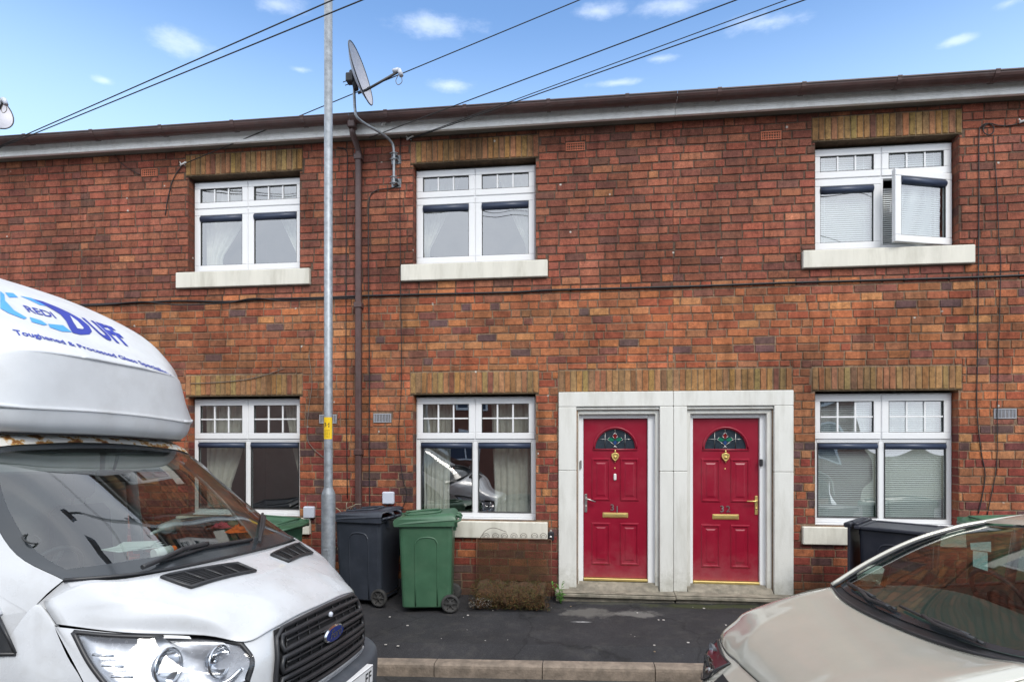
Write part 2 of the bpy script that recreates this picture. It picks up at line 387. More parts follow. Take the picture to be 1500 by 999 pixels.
def build_wall(hx0, hx1, ztop=5.62):
    mb = MB()
    xs = sorted(set([hx0, hx1]+[q for h in open_ for q in h[:2] if hx0 < q < hx1]))
    zs = sorted(set([-.3, 3.66, ztop]+[q for h in open_ for q in h[2:] if q < ztop]))
    for i in range(len(xs)-1):
        for k in range(len(zs)-1):
            cx, cz = (xs[i]+xs[i+1])/2, (zs[k]+zs[k+1])/2
            if any(h[0] < cx < h[1] and h[2] < cz < h[3] for h in open_): continue
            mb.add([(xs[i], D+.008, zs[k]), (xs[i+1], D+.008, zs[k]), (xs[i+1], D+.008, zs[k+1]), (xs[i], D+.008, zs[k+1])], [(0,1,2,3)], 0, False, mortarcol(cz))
    near = [h for h in holes if h[1] > hx0 and h[0] < hx1]
    k = 0; z = -.256
    while z < ztop-.03:
        r_ = random.Random(1000+k)                 # the same course runs on through every house
        x = -10.6+(0 if k % 2 else BRK/2)+r_.uniform(-.03, .03)
        phdr = .10 if z > 3.66 else .26
        while x < 8.8:
            w = BRK/2 if r_.random() < phdr else BRK
            w *= r_.uniform(.97, 1.03)
            if x+w > hx0 and x < hx1:
                a, b = max(x, hx0), min(x+w-JT, hx1)
                if b-a > .02:
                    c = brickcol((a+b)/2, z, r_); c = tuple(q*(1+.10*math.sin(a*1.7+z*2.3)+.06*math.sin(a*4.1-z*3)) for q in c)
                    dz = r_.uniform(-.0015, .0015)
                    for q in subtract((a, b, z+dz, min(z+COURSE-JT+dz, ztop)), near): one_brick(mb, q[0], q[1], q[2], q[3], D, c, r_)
            x += w
        z += COURSE; k += 1
    # brick reveals round the openings
    for h in open_:
        if not (hx0 <= (h[0]+h[1])/2 <= hx1): continue
        if h[3]-h[2] > 2: continue
        z = -.256; kk = 0
        while z < h[3]:
            if z+COURSE > h[2]:
                a, b = max(z, h[2]), min(z+COURSE-JT, h[3])
                if b-a > .01:
                    for X, sg in ((h[0], 1), (h[1], -1)):
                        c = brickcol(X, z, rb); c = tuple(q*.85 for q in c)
                        dd = .105 if kk % 2 else .095
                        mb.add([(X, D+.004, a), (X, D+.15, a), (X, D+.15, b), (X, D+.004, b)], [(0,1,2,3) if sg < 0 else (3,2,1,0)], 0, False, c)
            z += COURSE; kk += 1
        mc = mortarcol(h[2])
        for X in (h[0]-.002, h[1]+.002):
            mb.add([(X, D+.008, h[2]), (X, D+.16, h[2]), (X, D+.16, h[3]), (X, D+.008, h[3])], [(0,1,2,3)], 0, False, mc)
        for Z in (h[3], h[2]):
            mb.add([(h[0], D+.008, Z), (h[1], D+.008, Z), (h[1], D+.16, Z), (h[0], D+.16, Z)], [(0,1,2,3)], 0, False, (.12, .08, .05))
    return mb
def build_lintel(x0, x1, z0, z1, seed):
    mb = MB(); r_ = random.Random(seed)
    mb.add([(x0, D+.006, z0), (x1, D+.006, z0), (x1, D+.006, z1), (x0, D+.006, z1)], [(0,1,2,3)], 0, False, (.26, .19, .12))
    n = round((x1-x0)/.069); w = (x1-x0)/n
    for i in range(n):
        t = r_.random()
        c = (.34,.185,.080) if t < .55 else ((.30,.155,.070) if t < .8 else ((.36,.21,.10) if t < .93 else (.20,.10,.055)))
        c = tuple(q*r_.uniform(.85, 1.15) for q in c)
        one_brick(mb, x0+i*w+.004, x0+(i+1)*w-.004, z0+.004, z1-.006, D-.003, c, r_)
    mb.box(x0, x1, D+.001, D+.15, z0-.012, z0-.001, 0, 0, (.10, .07, .04))
    return mb
def bake_pane(x0, x1, z0, z1, y, r_):
    mb = MB(); a, b = r_.uniform(-.0022, .0022), r_.uniform(-.0022, .0022)
    mb.add([(x0, y+a, z0-.0), (x1, y-a, z0), (x1, y-a+b, z1), (x0, y+a+b, z1)], [(0,1,2,3)])
    return mb
def frame_ring(mb, x0, x1, z0, z1, w, y0, y1, bev=.006):
    mb.box(x0, x1, y0, y1, z1-w, z1, 0, bev); mb.box(x0, x1, y0, y1, z0, z0+w, 0, bev)
    mb.box(x0, x0+w, y0+.0007, y1, z0+w*.98, z1-w*.98, 0, bev); mb.box(x1-w, x1, y0+.0007, y1, z0+w*.98, z1-w*.98, 0, bev)
WLAB = {}
def curtain_mesh(x0, x1, z0, z1, y, side, gather=.35, seed=0, amp=.018, z_hold=.35):
    """drape gathered towards one side at its lower part; side -1 = hangs at the left edge"""
    r_ = random.Random(seed); mb = MB(); nx, nz = 46, 18; w = x1-x0
    ph = r_.uniform(0, 6)
    for j in range(nz+1):
        t = j/nz; z = z1-(z1-z0)*t
        k = 1-(1-gather)*min(1, (t/.75))**1.3
        for i in range(nx+1):
            s = i/nx; xx = (x0+w*k*s) if side < 0 else (x1-w*k*(1-s))
            yy = y+amp*math.sin(s*38+ph+t*1.5)+amp*.5*math.sin(s*17+ph*2)
            mb.v.append((xx, yy, z))
    for j in range(nz):
        for i in range(nx):
            a = j*(nx+1)+i; mb.face((a, a+1, a+nx+2, a+nx+1), 0, True)
    return mb
def venetian(x0, x1, z0, z1, y, pitch=.024):
    mb = MB(); z = z1
    while z > z0:
        mb.add([(x0, y+.006, z), (x1, y+.006, z), (x1, y-.006, z-.018), (x0, y-.006, z-.018),
                (x0, y+.007, z-.001), (x1, y+.007, z-.001), (x1, y-.005, z-.019), (x0, y-.005, z-.019)],
               [(0,1,2,3), (7,6,5,4), (3,2,6,7), (0,4,5,1)])
        z -= pitch
    for q in (.12, .88): mb.box(x0+(x1-x0)*q-.0015, x0+(x1-x0)*q+.0015, y-.012, y-.0095, z0, z1)
    return mb
def build_window(house, xc, upper, kind, parent, seed):
    r_ = random.Random(seed)
    z0, z1 = UPZ if upper else LOZ
    yf = D+.105; x0, x1 = xc-HW+.004, xc+HW-.004
    zt = 4.885 if upper else 1.905
    mb = MB(); frame_ring(mb, x0, x1, z0, z1, .05, yf+.012, yf+.075)
    mb.box(x0+.05, x1-.05, yf+.013, yf+.075, zt-.022, zt+.022, 0, .004)
    mb.box(xc-.024, xc+.024, yf+.014, yf+.075, z0+.05, zt-.022, 0, .004); mb.box(xc-.024, xc+.024, yf+.014, yf+.075, zt+.022, z1-.05, 0, .004)
    mb.box(x0-.0, x1+.0, yf-.02, yf+.06, z0-.028, z0-.002, 0, .005)      # cill nose
    w = mb.build('window', M['upvc'], parent)
    # fanlight sashes
    for sd in (-1, 1):
        a, b = (x0+.012, xc-.004) if sd < 0 else (xc+.004, x1-.012)
        s = MB(); frame_ring(s, a, b, zt+.006, z1-.012, .078, yf, yf+.055); so = s.build('sash', M['upvc'], w)
        g0, g1, h0, h1 = a+.078, b-.078, zt+.084, z1-.09
        s = MB(); frame_ring(s, g0-.004, g1+.004, h0-.004, h1+.004, .008, yf+.004, yf+.03, .001); s.build('seal', M['seal'], w)
        bake_pane(g0, g1, h0, h1, yf+.024, r_).build('pane', M['pane'], w)
        for q in (1, 2):
            gb = MB(); X = g0+(g1-g0)*q/3; gb.box(X-.010, X+.010, yf+.010, yf+.022, h0, h1, 0, .003); gb.build('glazing_bar', M['upvc'], w)
        if not upper: gb = MB(); gb.box(g0, g1, yf+.0095, yf+.0215, (h0+h1)/2-.009, (h0+h1)/2+.009, 0, .003); gb.build('glazing_bar', M['upvc'], w)
    for sd in (-1, 1):
        opened = (kind == 'open' and sd > 0)
        if upper:
            a, b = (x0+.012, xc-.004) if sd < 0 else (xc+.004, x1-.012); h0, h1, bw = z0+.012, zt-.006, .078
        else:
            a, b = (x0+.05, xc-.024) if sd < 0 else (xc+.024, x1-.05); h0, h1, bw = z0+.05, zt-.022, .016
        MX = None
        if opened:
            MX = Matrix.Translation((b, yf, 0)) @ Matrix.Rotation(math.radians(17), 4, 'Z') @ Matrix.Translation((-b, -yf, 0)) @ Matrix.Translation((0, -.012, 0))
        s = MB(); frame_ring(s, a, b, h0, h1, bw, yf+(0 if upper else .016), yf+.055)
        if opened: s.v = [tuple(MX @ Vector(v)) for v in s.v]
        s.build('sash', M['upvc'], w)
        g0, g1, k0, k1 = a+bw, b-bw, h0+bw, h1-bw
        s = MB(); frame_ring(s, g0-.004, g1+.004, k0-.004, k1+.004, .008, yf+.006, yf+.03, .001)
        if opened: s.v = [tuple(MX @ Vector(v)) for v in s.v]
        s.build('seal', M['seal'], w)
        p = bake_pane(g0, g1, k0, k1, yf+.024, r_)
        if opened: p.v = [tuple(MX @ Vector(v)) for v in p.v]
        p.build('pane', M['pane'], w)
        c = MB(); ch = .085 if upper else .075
        pr = [(yf+.03+.028*(1-math.cos(q*PI/6)), k1-ch*.5+ch*.5*math.sin(-PI/2+q*PI/6)) for q in range(0, 7)]
        c.tube([(g0+.002, yf+.018, k1-ch*.50), (g1-.002, yf+.018, k1-ch*.50)], ch*.46, 14); c.box(g0+.003, g1-.003, yf+.010, yf+.022, k1-ch*.5, k1-.001)
        if opened: c.v = [tuple(MX @ Vector(v)) for v in c.v]
        c.build('blind_cassette', M['cassette'], w)
        if kind in ('open', 'blind'):
            v = venetian(g0+.004, g1-.004, k0, k1-ch, yf+.085)
            if opened:
                v2 = venetian(xc+.02, xc+.60, k0-.05, k1, yf+.14); v2.build('venetian_blind', M['blind'], w)
                v.v = [tuple(MX @ Vector(q)) for q in v.v]
            v.build('venetian_blind', M['blind'], w)
        if opened:
            hdl = MB(); hdl.tube([MX @ Vector((a+.03, yf+.06, h0+.35)), MX @ Vector((a+.03, yf+.10, h0+.35)), MX @ Vector((a+.035, yf+.10, h0+.47))], .008); hdl.build('handle', M['white'], w)
    if kind in ('open', 'blind'):
        for sd in (-1, 1):
            a, b = (x0+.09, xc-.09) if sd < 0 else (xc+.09, x1-.09)
            venetian(a, b, zt+.08, z1-.08, yf+.085).build('venetian_blind', M['blind'], w)
    # the room behind
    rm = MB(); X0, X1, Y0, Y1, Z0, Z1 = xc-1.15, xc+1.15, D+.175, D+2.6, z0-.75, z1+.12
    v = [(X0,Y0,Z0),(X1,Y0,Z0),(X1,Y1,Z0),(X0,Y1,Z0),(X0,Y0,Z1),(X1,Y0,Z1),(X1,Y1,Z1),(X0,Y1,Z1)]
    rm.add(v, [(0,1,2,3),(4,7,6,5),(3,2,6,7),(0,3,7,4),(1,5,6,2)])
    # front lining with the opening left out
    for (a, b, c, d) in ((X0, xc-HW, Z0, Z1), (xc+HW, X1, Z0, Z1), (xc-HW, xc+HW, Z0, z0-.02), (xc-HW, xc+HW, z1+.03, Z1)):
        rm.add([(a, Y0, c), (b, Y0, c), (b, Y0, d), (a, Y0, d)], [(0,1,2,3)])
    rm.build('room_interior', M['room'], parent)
    # stone sill
    sl = MB(); zs = z0-.03
    sl.box(xc-HW-.145, xc+HW+.145, D-.045, D+.12, zs-.20, zs, 0, .008); sl.build('window_sill', M['sill'], parent)
    build_lintel(xc-HW-.035, xc+HW+.035, 5.28 if upper else 2.465, 5.545 if upper else 2.725, seed+50).build('lintel', M['lintel'], parent)
    return w
def airbrick(parent, x, z, mat, grey):
    mb = MB(); w, h = (.112, .050) if not grey else (.112, .055)
    frame_ring(mb, x-w, x+w, z-h, z+h, .012, D-.004, D+.02, .002)
    mb.box(x-w+.01, x+w-.01, D+.012, D+.02, z-h+.01, z+h-.01, 1)
    if grey:
        for i in range(7):
            q = z-h+.018+i*.0125; mb.box(x-w+.012, x+w-.012, D-.001, D+.008, q, q+.006)
        for i in range(1, 6): X = x-w+i*2*w/6; mb.box(X-.003, X+.003, D-.0015, D+.009, z-h+.012, z+h-.012)
    else:
        for i in range(1, 8): X = x-w+i*2*w/8; mb.box(X-.0035, X+.0035, D-.001, D+.012, z-h+.012, z+h-.012)
        for i in range(1, 3): q = z-h+i*2*h/3; mb.box(x-w+.012, x+w-.012, D-.0005, D+.012, q-.0035, q+.0035)
    mb.build('air_brick', [mat, M['dark']], parent)

def build_door(parent, x0, x1, number, handle_side, hmat, mirrorseed):
    """leaf x0..x1 ; all detail measured on the photo"""
    yl = D+.115; z0, z1 = .262, 2.152; xc = (x0+x1)/2; w = x1-x0
    # leaf with an arched light: front skin made of strips round the arch
    mb = MB(); ax, az, rx, rz = xc, 1.798, .235, .232
    n = 20; arch = [(ax+rx*math.cos(PI-PI*i/n), az+rz*math.sin(PI-PI*i/n)) for i in range(n+1)]
    def sk(vs, y=yl): mb.add([(a, y, b) for a, b in vs], [tuple(range(len(vs)))])
    sk([(x0, z0), (x1, z0), (x1, az), (x0, az)])
    sk([(x0, az), (arch[0][0], az), (arch[0][0], az+.001), (x0, z1)])
    for i in range(n):
        a, b = arch[i], arch[i+1]
        ta = x0+(x1-x0)*i/n; tb = x0+(x1-x0)*(i+1)/n
        sk([a, b, (tb, z1), (ta, z1)])
        mb.add([(a[0], yl, a[1]), (b[0], yl, b[1]), (b[0], yl+.03, b[1]), (a[0], yl+.03, a[1])], [(0,1,2,3)])
    sk([(arch[-1][0], az), (x1, az), (x1, z1)])
    mb.add([(x0, yl, z0), (x0, yl+.04, z0), (x0, yl+.04, z1), (x0, yl, z1)], [(0,1,2,3)]); mb.add([(x1, yl, z0), (x1, yl+.04, z0), (x1, yl+.04, z1), (x1, yl, z1)], [(3,2,1,0)])
    # raised beads : arch surround and four panels
    ab = [Vector((ax+(rx+.018)*math.cos(PI-PI*i/n), yl-.002, az+(rz+.018)*math.sin(PI-PI*i/n))) for i in range(n+1)]
    mb.tube(ab, .011, 6); mb.tube([ab[0]+Vector((-.01, 0, -.012)), ab[-1]+Vector((.01, 0, -.012))], .011, 6)
    for sx in (-1, 1):
        for (pz0, pz1) in ((1.175, 1.685), (.41, .915)):
            a, b = (x0+.095, xc-.055) if sx < 0 else (xc+.055, x1-.095)
            o_ = [(a, pz0), (b, pz0), (b, pz1), (a, pz1)]
            def ins(d, y): return [(a+d, y, pz0+d), (b-d, y, pz0+d), (b-d, y, pz1-d), (a+d, y, pz1-d)]
            R = [ins(0, yl-.0005), ins(.010, yl-.011), ins(.022, yl-.011), ins(.034, yl+.004), ins(.044, yl+.004), ins(.07, yl-.006)]
            for r0, r1 in zip(R, R[1:]):
                for k in range(4):
                    k2 = (k+1) % 4; mb.add([r0[k], r0[k2], r1[k2], r1[k]], [(0,1,2,3)])
            mb.add(R[-1], [(0,1,2,3)])
    d = mb.build('door', M['door'], parent)
    # leaded light
    mb = MB()
    mb.add([(x, yl+.018, z) for x, z in arch], [tuple(range(n+1))[::-1]], 0)
    def fan(poly, mi, y=yl+.015):
        mb.add([(ax+u, y, az+v) for u, v in poly], [tuple(range(len(poly)))], mi)
    fan([(0, .112), (.032, .150), (0, .192), (-.032, .150)], 1)
    for s_ in (-1, 1): fan([(0, .105), (s_*.035, .125), (s_*.065, .135), (s_*.095, .112), (s_*.06, .085), (s_*.03, .088)][::s_], 2)
    fan([(0, .098), (.022, .080), (0, .035), (-.022, .080)], 3)
    def lead(p, q): mb.tube([(ax+p[0], yl+.013, az+p[1]), (ax+q[0], yl+.013, az+q[1])], .0032, 5, 4)
    for p, q in (((0, .192), (0, .232)), ((0, 0), (0, .035)), ((-.095, .112), (-.205, .112)), ((.095, .112), (.205, .112)), ((-.118, 0), (-.118, .195)), ((.118, 0), (.118, .195)),
                 ((0, .112), (.032, .15)), ((.032, .15), (0, .192)), ((0, .192), (-.032, .15)), ((-.032, .15), (0, .112)), ((0, .035), (.06, .085)), ((0, .035), (-.06, .085)),
                 ((.06, .085), (.095, .112)), ((-.06, .085), (-.095, .112)), ((.065, .135), (.095, .112)), ((-.065, .135), (-.095, .112)), ((0, .035), (.03, .0)), ((0, .035), (-.03, 0))): lead(p, q)
    mb.build('fanlight', [M['leadglass'], M['sg_red'], M['sg_green'], M['sg_blue'], M['steel']], d)
    # urn knocker
    mb = MB(); kz = 1.70
    T = Matrix.Translation((xc, yl-.012, kz)) @ Matrix.Rotation(PI/2, 4, 'X')
    sh = [(0, .055), (.016, .048), (.040, .038), (.046, .012), (.034, -.02), (.014, -.042), (0, -.05), (-.014, -.042), (-.034, -.02), (-.046, .012), (-.040, .038), (-.016, .048)]
    mb.prism([(xc+u, kz+v) for u, v in sh], yl-.014, yl-.002, 'y')
    mb.tube([(xc+u*.86, yl-.02, kz+v*.86) for u, v in sh], .006, 6, close=True)
    mb.lathe([(0, .012), (.016, .009), (.019, 0), (.016, -.009), (0, -.012)], 12, Matrix.Translation((xc, yl-.022, kz)))
    mb.lathe([(0, .03), (.008, .022), (.010, .008), (.005, 0), (.007, -.01)], 10, Matrix.Translation((xc, yl-.016, kz+.055)))
    mb.lathe([(0, -.012), (.006, -.006), (.005, .004)], 8, Matrix.Translation((xc, yl-.016, kz-.056)))
    mb.build('knocker', M['brass'], d)
    mb = MB(); mb.lathe([(.009, 0), (.009, .005), (.005, .007), (0, .004)], 12, Matrix.Translation((xc-.004, yl, 1.565)) @ Matrix.Rotation(PI/2, 4, 'X')); mb.build('spyhole', M['brass'], d)
    if number == '31':
        mb = MB(); mb.box(xc-.018, xc+.014, yl-.018, yl, 1.42, 1.50, 0, .012); mb.build('bell_push', M['white'], d)
    # letterbox
    mb = MB(); zl = 1.005
    mb.box(xc-.148, xc+.152, yl-.010, yl-.001, zl-.030, zl+.030, 0, .004); mb.box(xc-.135, xc+.139, yl-.018, yl-.008, zl-.020, zl+.020, 0, .005)
    mb.build('letterbox', M['brass'], d)
    for i, ch in enumerate(number):
        vs, fs = textmesh(ch, .105, .004, bold=.0012)
        mb = MB(); dx = (-.034 if i == 0 else .024) if number == '31' else (-.038 if i == 0 else .03)
        dz = 0 if i == 0 else (-.022 if number == '31' else 0)
        mb.add([(xc+dx+v.x, yl-.005-v.z, 1.062+dz+v.y) for v in vs], fs)
        mb.build('house_number', M['steel'] if not (number == '32' and i == 1) else M['oldsteel'], d)
    # handle
    hx = x0+.028 if handle_side < 0 else x1-.028; s_ = 1 if handle_side < 0 else -1
    mb = MB(); mb.box(hx-.016, hx+.016, yl-.012, yl-.001, 1.035, 1.255, 0, .006)
    mb.tube([(hx, yl-.005, 1.20), (hx, yl-.05, 1.20), (hx+s_*.03, yl-.055, 1.195), (hx+s_*.115, yl-.05, 1.165 if s_ > 0 else 1.195)], [.010, .010, .009, .007], 8)
    mb.lathe([(.011, 0), (.011, .008), (0, .01)], 10, Matrix.Translation((hx, yl-.01, 1.11)) @ Matrix.Rotation(PI/2, 4, 'X'))
    mb.build('handle', hmat, d)
    # threshold
    mb = MB(); mb.box(x0, x1, yl-.05, yl+.02, z0-.034, z0-.004, 0, .006); mb.build('threshold', M['brass'], d)
    # white frame
    mb = MB(); fw = .062
    mb.box(x0-.16, x0-.003, yl-.035, yl+.05, .20, z1+.06, 0, .006); mb.box(x1+.003, x1+.16, yl-.035, yl+.05, .20, z1+.06, 0, .006)
    mb.box(x0-.003, x1+.003, yl-.0345, yl+.05, z1+.004, z1+.058, 0, .006); mb.build('door_frame', M['upvc'], parent)
    mb = MB(); mb.box(x0-.2, x1+.2, yl+.05, yl+.9, .1, 2.4); mb.build('hallway', M['dark'], parent)
    return d
def build_surround(parent, pc, sd, hasjoint=True):
    """half of the painted stone surround shared by two doors; sd -1 left half, +1 right half"""
    def X(a): return pc+sd*a
    mb = MB()
    def bx(a, b, y0, y1, z0, z1, bev=.006):
        u, v = sorted((X(a), X(b))); mb.box(u, v, y0, y1, z0, z1, 0, bev)
    y0, y1 = D-.035, D+.12
    bx(1.115, 1.325, y0, y1, .13, 1.538); bx(1.115, 1.325, y0, y1, 1.541, 2.29)       # outer pier
    bx(.002, .155, y0, y1, .13, 1.538); bx(.002, .155, y0, y1, 1.541, 2.29)           # inner pier
    bx(.002, 1.325, y0, y1, 2.292, 2.465)                                             # head
    # splayed inner moulding
    for (a, b) in ((1.135, 1.085 if sd < 0 else 1.05), (.135, .20)):
        for (ya, yb, t) in ((D+.02, D+.12, 1.0),):
            bx(a, a+(b-a)*t, ya, yb, .13, 2.29-(.085*t if t < 1 else .045), .005)
    bx(.155, 1.115, D-.012, y1, 2.255, 2.291, .006); bx(.16, 1.11, D+.021, y1, 2.205, 2.256, .005)
    return mb.build('door_surround', M['surround'], parent)

M['leadglass'] = pbr('leaded_glass', (.025, .035, .045), .12, var=.3, vscale=25, spec=.8)
M['sg_red'] = pbr('ruby_glass', (.16, .008, .01), .2); M['sg_green'] = pbr('green_glass', (.01, .13, .075), .2); M['sg_blue'] = pbr('blue_glass', (.02, .06, .18), .2)
M['oldsteel'] = pbr('dull_steel', (.16, .10, .10), .6, metal=.4)
HLAB = {
 'A': 'brick terraced house far left, mostly beyond the edge and behind the white van',
 'B': 'brick terraced house left of the brown downpipe, with the second green bin under its window',
 'C': 'brick terraced house with the red door numbered 31 and the rusty planter',
 'D': 'brick terraced house with the red door numbered 32 and an open upstairs casement',
 'E': 'sliver of brick terraced house right of the coiled cable at the edge'}
KIND = {'A': ('curtain', 'curtain'), 'B': ('curtain', 'curtain'), 'C': ('curtain', 'curtain'), 'D': ('open', 'blind'), 'E': ('curtain', 'blind')}
WL = {('B', 1): 'upstairs window with swept net curtains', ('B', 0): 'ground floor window partly behind the van', ('C', 1): 'upstairs window of the house numbered 31 reflecting the sky', ('C', 0): 'ground floor window above the green bin',
      ('D', 1): 'upstairs window with its right casement swung open', ('D', 0): 'ground floor window with lowered white venetian blinds'}
GZ, GY, GR = 5.752, 6.815, .080
for hi, h in enumerate('ABCDE'):
    hx0, hx1 = HOUSE[h]
    e = empty('terraced_house', ((hx0+hx1)/2, D, 0), label=HLAB[h], cat='house', group='brick terraced houses in one row')
    e.location = (0, 0, 0)
    build_wall(hx0, hx1).build('wall', M['brick'], e)
    xc = WIN[h][0]
    for up in (1, 0):
        w = build_window(h, xc, bool(up), KIND[h][1-up], e, hi*10+up)
        if (h, up) in WL: w['label'] = WL[h, up]
    for (x, z) in AIRT.get(h, []): airbrick(e, x, z, M['terracotta'], False)
    for (x, z) in AIRG.get(h, []): airbrick(e, x, z, M['ventgrey'], True)
    # eaves
    g = .0015
    mb = MB(); mb.box(hx0+g, hx1-g, 6.912, 6.955, 5.585, 5.80, 0, .004); mb.box(hx0+g, hx1-g, 6.902, 6.913, 5.582, 5.615, 0, .004); mb.box(hx0+g, hx1-g, 6.907, 6.9125, 5.632, 5.65, 0, .003)
    mb.build('fascia', M['fascia'], e)
    mb = MB(); mb.box(hx0+g, hx1-g, 6.955, 7.20, 5.605, 5.635); mb.build('soffit', M['soffit'], e)
    mb = MB(); prof = [(GY+GR*math.cos(PI+PI*i/10), GZ+GR*math.sin(PI+PI*i/10)) for i in range(11)]
    prof = [(GY-GR-.008, GZ+.006), (GY-GR-.008, GZ-.006)]+prof+[(GY+GR-.004, GZ)]+[(GY+(GR-.004)*math.cos(-PI*i/10), GZ+(GR-.004)*math.sin(-PI*i/10)) for i in range(1, 11)]+[(GY-GR+.004, GZ+.006)]
    o = len(mb.v); nP = len(prof)
    for X in (hx0+g, hx1-g):
        for (y, z) in prof: mb.v.append((X, y, z))
    for i in range(nP):
        j = (i+1) % nP; mb.face((o+i, o+j, o+nP+j, o+nP+i), 0, False)
    gt = mb.build('gutter', M['gutter'], e, recalc=True)
    x = hx0+.45
    while x < hx1-.2:
        b = MB(); p = [(GY+(GR+.007)*math.cos(PI+PI*i/8), GZ+(GR+.007)*math.sin(PI+PI*i/8)) for i in range(9)]
        b.prism([(y, z) for y, z in p]+[(GY+GR+.04, GZ), (GY+GR+.04, GZ+.012), (GY-GR-.012, GZ+.012), (GY-GR-.012, GZ+.0)], x-.022, x+.022, 'x')

        b.build('gutter_bracket', M['gutter'], gt, recalc=True); x += .93+random.uniform(-.06, .06)
    # roof
    mb = MB(); th = math.radians(24); L_ = 3.4
    y0_, z0_ = 6.87, GZ+.045; nr = 11
    for i in range(nr):
        ya, za = y0_+L_*i/nr, z0_+L_*math.tan(th)*i/nr
        yb, zb = y0_+L_*(i+1)/nr+.04, z0_+L_*math.tan(th)*(i+1)/nr+.002
        x = hx0-(.13 if i % 2 else 0)
        while x < hx1:
            a, b = max(x+.002, hx0), min(x+.255, hx1)
            if b-a > .02: mb.add([(a, ya, za+.012), (b, ya, za+.012), (b, yb, zb+.004), (a, yb, zb+.004), (a, ya, za), (b, ya, za)], [(0,1,2,3), (4,5,1,0)])
            x += .26
    mb.add([(hx0, y0_+.03, z0_-.03), (hx1, y0_+.03, z0_-.03), (hx1, y0_+L_, z0_+L_*math.tan(th)-.03), (hx0, y0_+L_, z0_+L_*math.tan(th)-.03), (hx0, y0_+2*L_, z0_-.03), (hx1, y0_+2*L_, z0_-.03)], [(0,1,2,3), (3,2,5,4)])
    rf = mb.build('roof', M['slate'], e)
    if h in ('A',): pass
    if h == 'E':      # the little lead flashed party wall seen above the gutter at the right edge
        mb = MB(); mb.prism([(6.86, GZ+.04), (9.3, GZ+1.32), (9.3, GZ+1.0), (6.9, GZ-.0)], 4.86, 4.98, 'x'); mb.build('verge', M['slate'], rf)
    HLAB[h] = e
for h, sd, pc, num, hs, hm in (('C', -1, 1.05, '31', -1, 'steel'), ('D', 1, 1.05, '32', 1, 'brass')):
    e = HLAB[h]; x0, x1 = DOORS[h]
    d = build_door(e, x0, x1, num, hs, M[hm], 0)
    if num: d['label'] = 'red door with arched leaded light, numbered %s' % num
    build_surround(e, pc, sd)
    build_lintel(*((pc-1.325, pc-.001) if sd < 0 else (pc+.001, pc+1.32)), 2.468, 2.725, 300+int(pc*10)+sd).build('lintel', M['lintel'], e)
    mb = MB()      # worn stone step
    xa, xb = sorted((pc+sd*.001, pc+sd*1.36))
    zt = .148 if sd < 0 else .156
    P = [[(xa+(xb-xa)*i/10, y, zt+random.uniform(-.004, .004)-(.008 if j == 1 else 0)) for i in range(11)] for j, y in enumerate((6.86, 6.875, 7.0, 7.2))]
    mb.patch(P, 2, 2); mb.box(xa, xb, 6.855, 7.1, zt-.052, zt-.010, 0, .008); mb.box(xa+.01, xb-.01, 6.90, 7.1, zt-.16, zt-.05)
    mb.prism([(7.0, zt-.02), (7.005, zt+.004), (7.09, zt+.052), (7.14, zt+.072), (7.2, zt+.072), (7.2, zt-.02)], xa+.16, xb-.17 if sd < 0 else xb-.26, 'x')
    mb.build('door_step', M['stepstone'], e)
    if num == '31':
        mb = MB(); mb.box(-.025, -.005, D+.052, D+.08, 1.56, 1.66, 0, .006); mb.build('door_bell', M['steel'], e)
    if num == '32':
        mb = MB(); mb.box(2.032, 2.066, D+.045, D+.08, 1.60, 1.68, 0, .006); mb.build('door_bell', M['black'], e)
HB, HC, HD = HLAB['B'], HLAB['C'], HLAB['D']
# small boxes fixed to the wall
def wallbox(parent, px, py, w, hh, mat, name, dep=.05):
    p = at(px, py, D-.02); mb = MB(); mb.box(p.x-w/2, p.x+w/2, D-dep, D+.01, p.z-hh/2, p.z+hh/2, 0, .012)
    mb.box(p.x-w/2+.008, p.x+w/2-.008, D-dep-.006, D-dep+.002, p.z-hh/2+.008, p.z+hh/2-.008, 0, .004)
    mb.build(name, mat, parent)
wallbox(HC, 569, 729, .145, .15, M['boxgrey'], 'junction_box'); wallbox(HB, 453, 750, .14, .145, M['boxgrey'], 'junction_box')
p = at(807, 785, D-.03); mb = MB(); mb.box(p.x-.037, p.x+.037, D-.05, D, p.z-.058, p.z+.055, 0, .015)
mb.lathe([(0, .012), (.014, .008), (.016, 0)], 12, Matrix.Translation((p.x, D-.05, p.z-.008)) @ Matrix.Rotation(PI/2, 4, 'X'), 1); mb.build('key_safe', [M['black'], M['steel']], HC)
# downpipe with hopper swan neck, on the party line
mb = MB(); X = at(525, 400, D-.06).x
mb.box(X-.045, X+.045, GY-.05, GY+.05, GZ-.14, GZ-.055, 0, .01)
mb.tube([(X, GY, GZ-.12), (X, GY+.01, GZ-.19), (X, D-.055, GZ-.30), (X, D-.055, GZ-.36)], .036, 8)
mb.box(X-.036, X+.036, D-.09, D-.018, .06, GZ-.32, 0, .012)
for z in (5.36, 3.55, 1.75): mb.box(X-.05, X+.05, D-.10, D-.001, z-.035, z+.035, 0, .008)
mb.build('downpipe', M['gutter'], HB)
